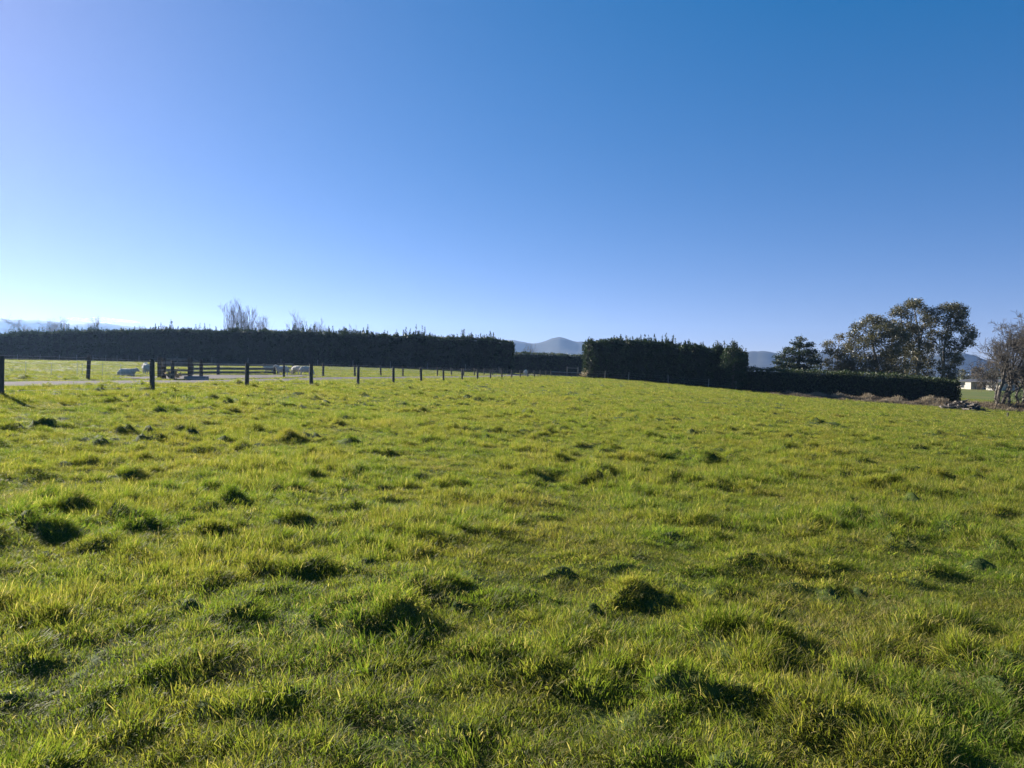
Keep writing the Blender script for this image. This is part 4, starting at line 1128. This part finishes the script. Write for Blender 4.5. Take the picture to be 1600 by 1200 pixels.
# ================================================================== SHEEP
def sheep_mesh(pose, turn, seed):
    bm = bmesh.new()
    def add(path, radii, sides=12):
        b = loft(path, radii, sides); me = bpy.data.meshes.new('t'); b.to_mesh(me); b.free(); bm.from_mesh(me); bpy.data.meshes.remove(me)
    dz = -.27 if pose == 'lying' else 0
    wid = 1.12 if pose == 'lying' else 1.0
    add([(-.52, 0, .60 + dz), (-.48, 0, .58 + dz), (-.36, 0, .56 + dz), (-.1, 0, .55 + dz), (.2, 0, .55 + dz), (.38, 0, .58 + dz), (.47, 0, .62 + dz)],
        [(.07, .08), (.17 * wid, .19), (.25 * wid, .26), (.28 * wid, .275), (.255 * wid, .27), (.18 * wid, .21), (.1, .12)], 16)
    c, s = math.cos(turn), math.sin(turn)
    def hd(f, l, z): return (.42 + f * c - l * s, f * s + l * c, z + dz)
    if pose == 'grazing':
        add([hd(-.05, 0, .62), hd(.12, 0, .48), hd(.2, 0, .34)], [.15, .12, .085])
        add([hd(.18, 0, .36), hd(.24, 0, .24), hd(.27, 0, .1)], [(.08, .08), (.075, .085), (.045, .05)])
        ez = .32; ef = .2
    else:
        lo = .10 if pose == 'lying' else .03
        add([hd(-.12, 0, .62), hd(.02, 0, .74 - lo * .5), hd(.12, 0, .84 - lo)], [.22, .17, .12])
        add([hd(.05, 0, .89 - lo), hd(.14, 0, .89 - lo), hd(.24, 0, .82 - lo), hd(.33, 0, .75 - lo)], [(.075, .075), (.095, .1), (.08, .085), (.055, .06)])
        ez = .91 - lo; ef = .1
    for sd in (-1, 1):
        add([hd(ef, sd * .06, ez), hd(ef - .02, sd * .13, ez + .01), hd(ef - .03, sd * .2, ez - .02)], [(.03, .022), (.04, .02), (.012, .01)], 8)
    add([(-.5, 0, .62 + dz), (-.55, 0, .52 + dz), (-.55, 0, .38 + dz)], [.05, .045, .03], 8)
    for sd in (-1, 1):
        if pose == 'lying':
            add([(.3, sd * .16, .16), (.45, sd * .2, .08), (.32, sd * .22, .045)], [.07, .045, .035], 8)
            add([(-.36, sd * .2, .16), (-.16, sd * .3, .10), (-.38, sd * .3, .045)], [.11, .07, .04], 8)
        else:
            add([(.28, sd * .13, .5), (.29, sd * .13, .28), (.28, sd * .13, .22), (.29, sd * .13, .06), (.31, sd * .13, 0)], [.09, .05, .042, .033, .04], 8)
            add([(-.36, sd * .14, .52), (-.3, sd * .15, .36), (-.42, sd * .14, .24), (-.40, sd * .14, .06), (-.37, sd * .14, 0)], [.14, .085, .045, .033, .04], 8)
    me = bpy.data.meshes.new('sheep_raw'); bm.to_mesh(me); bm.free()
    tmp = bpy.data.objects.new('tmp', me); COL.objects.link(tmp)
    md = tmp.modifiers.new('r', 'REMESH'); md.mode = 'VOXEL'; md.voxel_size = .022
    sm = tmp.modifiers.new('s', 'SMOOTH'); sm.factor = .5; sm.iterations = 2
    dg = bpy.context.evaluated_depsgraph_get()
    out = bpy.data.meshes.new_from_object(tmp.evaluated_get(dg))
    bpy.data.objects.remove(tmp); bpy.data.meshes.remove(me)
    n = len(out.vertices); co = np.zeros(n * 3, np.float32); out.vertices.foreach_get('co', co); co = co.reshape(-1, 3)
    no = np.zeros(n * 3, np.float32); out.vertex_normals.foreach_get('vector', no); no = no.reshape(-1, 3)
    skin = np.zeros(n)
    if pose == 'lying': skin = np.where((co[:, 0] > .52) & (co[:, 2] > .45), 1., 0.)
    elif pose == 'grazing': skin = np.where((co[:, 2] < .3) | (co[:, 0] > .6) & (co[:, 2] < .42), 1., 0.)
    else: skin = np.where((co[:, 2] < .3) | (co[:, 2] > .80) & (np.hypot(co[:, 0] - .42, co[:, 1]) > .07), 1., 0.)
    lump = fbm(co[:, 0] * 9 + co[:, 1] * 4 + seed, co[:, 2] * 9 + co[:, 1] * 7, seed, 3)
    co = co + no * (lump * .022 * (1 - skin))[:, None]
    out.vertices.foreach_set('co', co.ravel().astype(np.float32))
    a = out.attributes.new('skin', 'FLOAT', 'POINT'); a.data.foreach_set('value', skin.astype(np.float32))
    out.polygons.foreach_set('use_smooth', np.ones(len(out.polygons), bool))
    out.name = 'sheep'; out.materials.append(M['wool'])
    return out

def sheep(label, px, Y, pose, heading, turn, seed, scale=1.0):
    x, y = spot(px, Y); z = gz(x, y)
    o = obj('sheep', sheep_mesh(pose, turn, seed), M['wool'], loc=(x, y, z - .01))
    o.rotation_euler = (0, 0, math.radians(heading)); o.scale = (scale,) * 3
    tag(o, label, 'sheep', 'sheep about the stock yard')
sheep('pale woolly sheep lying on the grass in front of the standing one', 198, 47, 'lying', 12, .5, 1, 1.0)
sheep('large woolly sheep standing with its rump turned, beside the stock pen', 228.5, 55, 'standing', 128, -.5, 2, 1.1)
sheep('sheep standing behind the rails at the end of the long rail fence', 420, 69, 'standing', 175, .2, 3)
sheep('sheep standing in front of the short timber gate, seen from the side', 441, 61.5, 'standing', 195, .5, 4, 1.0)
sheep('sheep with lowered head next to the gate post, one of the huddle', 463, 63, 'grazing', 150, -.2, 5)
sheep('sheep at the end of the huddle, beside the dark fence post', 478, 62, 'grazing', 10, .3, 6)
sheep('distant lone sheep near the end of the track before the low hedge', 821, 126, 'standing', 80, .2, 7, 1.15)

# ---- dry pale plant by the pen; sunlit hedge-end leaves as an added pale bush
def dry_or_lit_bush(px, Y, h, label, seed, wid=.45):
    g = np.random.default_rng(seed)
    x, y = spot(px, Y); org = np.array([x, y, gz(x, y)])
    root = thing('dry_or_sunlit_plant', label, 'plant', org)
    segs = []; cc = []; nn = []
    for k in range(16):
        a = g.uniform(0, 6.28); r = g.uniform(.1, 1) * wid
        tip = np.array([math.cos(a) * r, math.sin(a) * r, h * g.uniform(.45, 1.0) * (1.1 - .6 * r / wid)])
        segs += bent(np.array([0.03 * math.cos(a), .03 * math.sin(a), -.05]), tip, .014, .005, g, .08, 3)
        for q in range(9):
            f = g.uniform(.45, 1.05); cc.append(tip * f + g.normal(0, .04, 3)); nn.append((math.cos(a) * .7, math.sin(a) * .7, .4))
    v, q = tubes(segs, 4); obj('stem', fast_mesh('stem', v, None, q), M['stem'], root)
    v, q, rn = leaf_cloud(np.array(cc), np.array(nn), 3, .13, seed, spread=.03, narrow=.5)
    obj('leaves', fast_mesh('leaves', v, None, q, {'rnd': rn}), M['dry_or_lit_bush'], root)['kind'] = 'stuff'
dry_or_lit_bush(271, 39.0, .72, 'pale dry leafy plant against the stock pen boards', 5)
dry_or_lit_bush(912, 110.5, 1.6, 'pale bush added for the sunlit leaves at the near end of the crest hedge', 6, .9)  # added bush: its pale colour stands in for sun on the hedge-end leaves

# ---- dry weeds along the foot of the clipped hedge
def weeds():
    g = np.random.default_rng(77)
    n = 7500
    px = 1225 + (1600 - 1225) * g.uniform(0, 1, n) ** .85
    sp = []
    A, B = at(1165, 590, 100.5), at(1640, 590, 83)
    t = g.uniform(0, 1, n) ** .9
    off = 0.7 + np.abs(g.normal(0, 1.7, n))
    d = np.array([B.x - A.x, B.y - A.y]); L = np.linalg.norm(d); d /= L; nr = np.array([d[1], -d[0]])
    if nr @ np.array([-A.x, -A.y]) < 0: nr = -nr
    s = (0.12 + .88 * t) * L
    x = A.x + d[0] * s + nr[0] * off; y = A.y + d[1] * s + nr[1] * off
    cl = fbm(x / 2.2, y / 2.2, 19, 3)
    h = np.clip(.5 + .5 * cl + .35 * t, .15, 1.3) * np.exp(-((off - .7) / 4.2) ** 2) * g.uniform(.6, 1.2, n)
    z = ground_z(x, y)
    m = 9
    C = np.repeat(np.c_[x, y, z], m, 0); H = np.repeat(h, m); N_ = len(C)
    az = g.uniform(0, 6.28, N_); le = np.abs(g.normal(.35, .2, N_)); ln = H * g.uniform(.5, 1.1, N_)
    bx = g.normal(0, .12, (N_, 2))
    tip = np.c_[C[:, 0] + bx[:, 0] + np.cos(az) * np.sin(le) * ln, C[:, 1] + bx[:, 1] + np.sin(az) * np.sin(le) * ln, C[:, 2] + np.cos(le) * ln]
    b = np.c_[C[:, 0] + bx[:, 0], C[:, 1] + bx[:, 1], C[:, 2] - .05]
    f = g.uniform(0, 6.28, N_); w = g.uniform(.012, .03, N_)
    sd = np.c_[np.cos(f) * w, np.sin(f) * w, np.zeros(N_)]
    V = np.stack([b - sd * .5, b + sd * .5, tip + sd, tip - sd], 1).reshape(-1, 3)
    rn = np.repeat(np.clip(np.repeat(.5 + .5 * cl, m) + g.normal(0, .2, N_), 0, 1), 4)
    o = obj('dry_weeds', fast_mesh('dry_weeds', V, None, np.arange(N_ * 4).reshape(-1, 4), {'rnd': rn}), M['weed'], kind='stuff')
    tag(o, 'reddish dry weeds and rank grass along the foot of the clipped hedge', 'weeds')
weeds()

# ---- brush pile
def brush_pile():
    g = np.random.default_rng(14)
    c = at(1504, 645, 78); z = gz(c.x, c.y)
    root = thing('brush_pile', 'heap of grey cut logs and branches at the end of the clipped hedge', 'wood pile', (c.x, c.y, z))
    ms = []
    for k in range(6):
        L = g.uniform(.7, 1.7); r = g.uniform(.07, .14)
        ms.append(bm_mesh('log', loft([(-L / 2, 0, 0), (-L * .15, g.normal(0, .05), g.normal(0, .05)), (L * .2, g.normal(0, .05), g.normal(0, .05)), (L / 2, 0, 0)], [r, r * 1.05, r * .95, r * .8], 8)))
        ms[-1].materials.append(M['log'])
    for k in range(95):
        u = g.normal(0, 1.15); v = g.normal(0, .55)
        u = max(-2.6, min(2.6, u))
        hmax = 1.0 * math.exp(-(u / 1.5) ** 2) * math.exp(-(v / 1.0) ** 2)
        zz = g.uniform(.0, 1) * hmax + .06
        o = obj('log', ms[k % 6], M['log'], root, (u, v, zz + gz(c.x + u, c.y + v) - z))
        o.rotation_euler = (g.uniform(0, 6.28), g.normal(0, .32), g.uniform(0, 6.28)); s = g.uniform(.5, 1.0); o.scale = (s * 1.05, s, s)
    segs = []
    for k in range(160):
        u = g.normal(0, 1.2); v = g.normal(0, .6); h = .8 * math.exp(-(u / 1.4) ** 2)
        p = np.array([u, v, g.uniform(0.02, 1) * h]); d = g.normal(0, 1, 3); d[2] = abs(d[2]) * .4; d /= np.linalg.norm(d)
        segs += bent(p - d * .4, p + d * g.uniform(.3, .9), .022, .008, g, .08, 3)
    v, q = tubes(segs, 4)
    obj('twigs', fast_mesh('twigs', v, None, q), M['log'], root)['kind'] = 'stuff'
brush_pile()
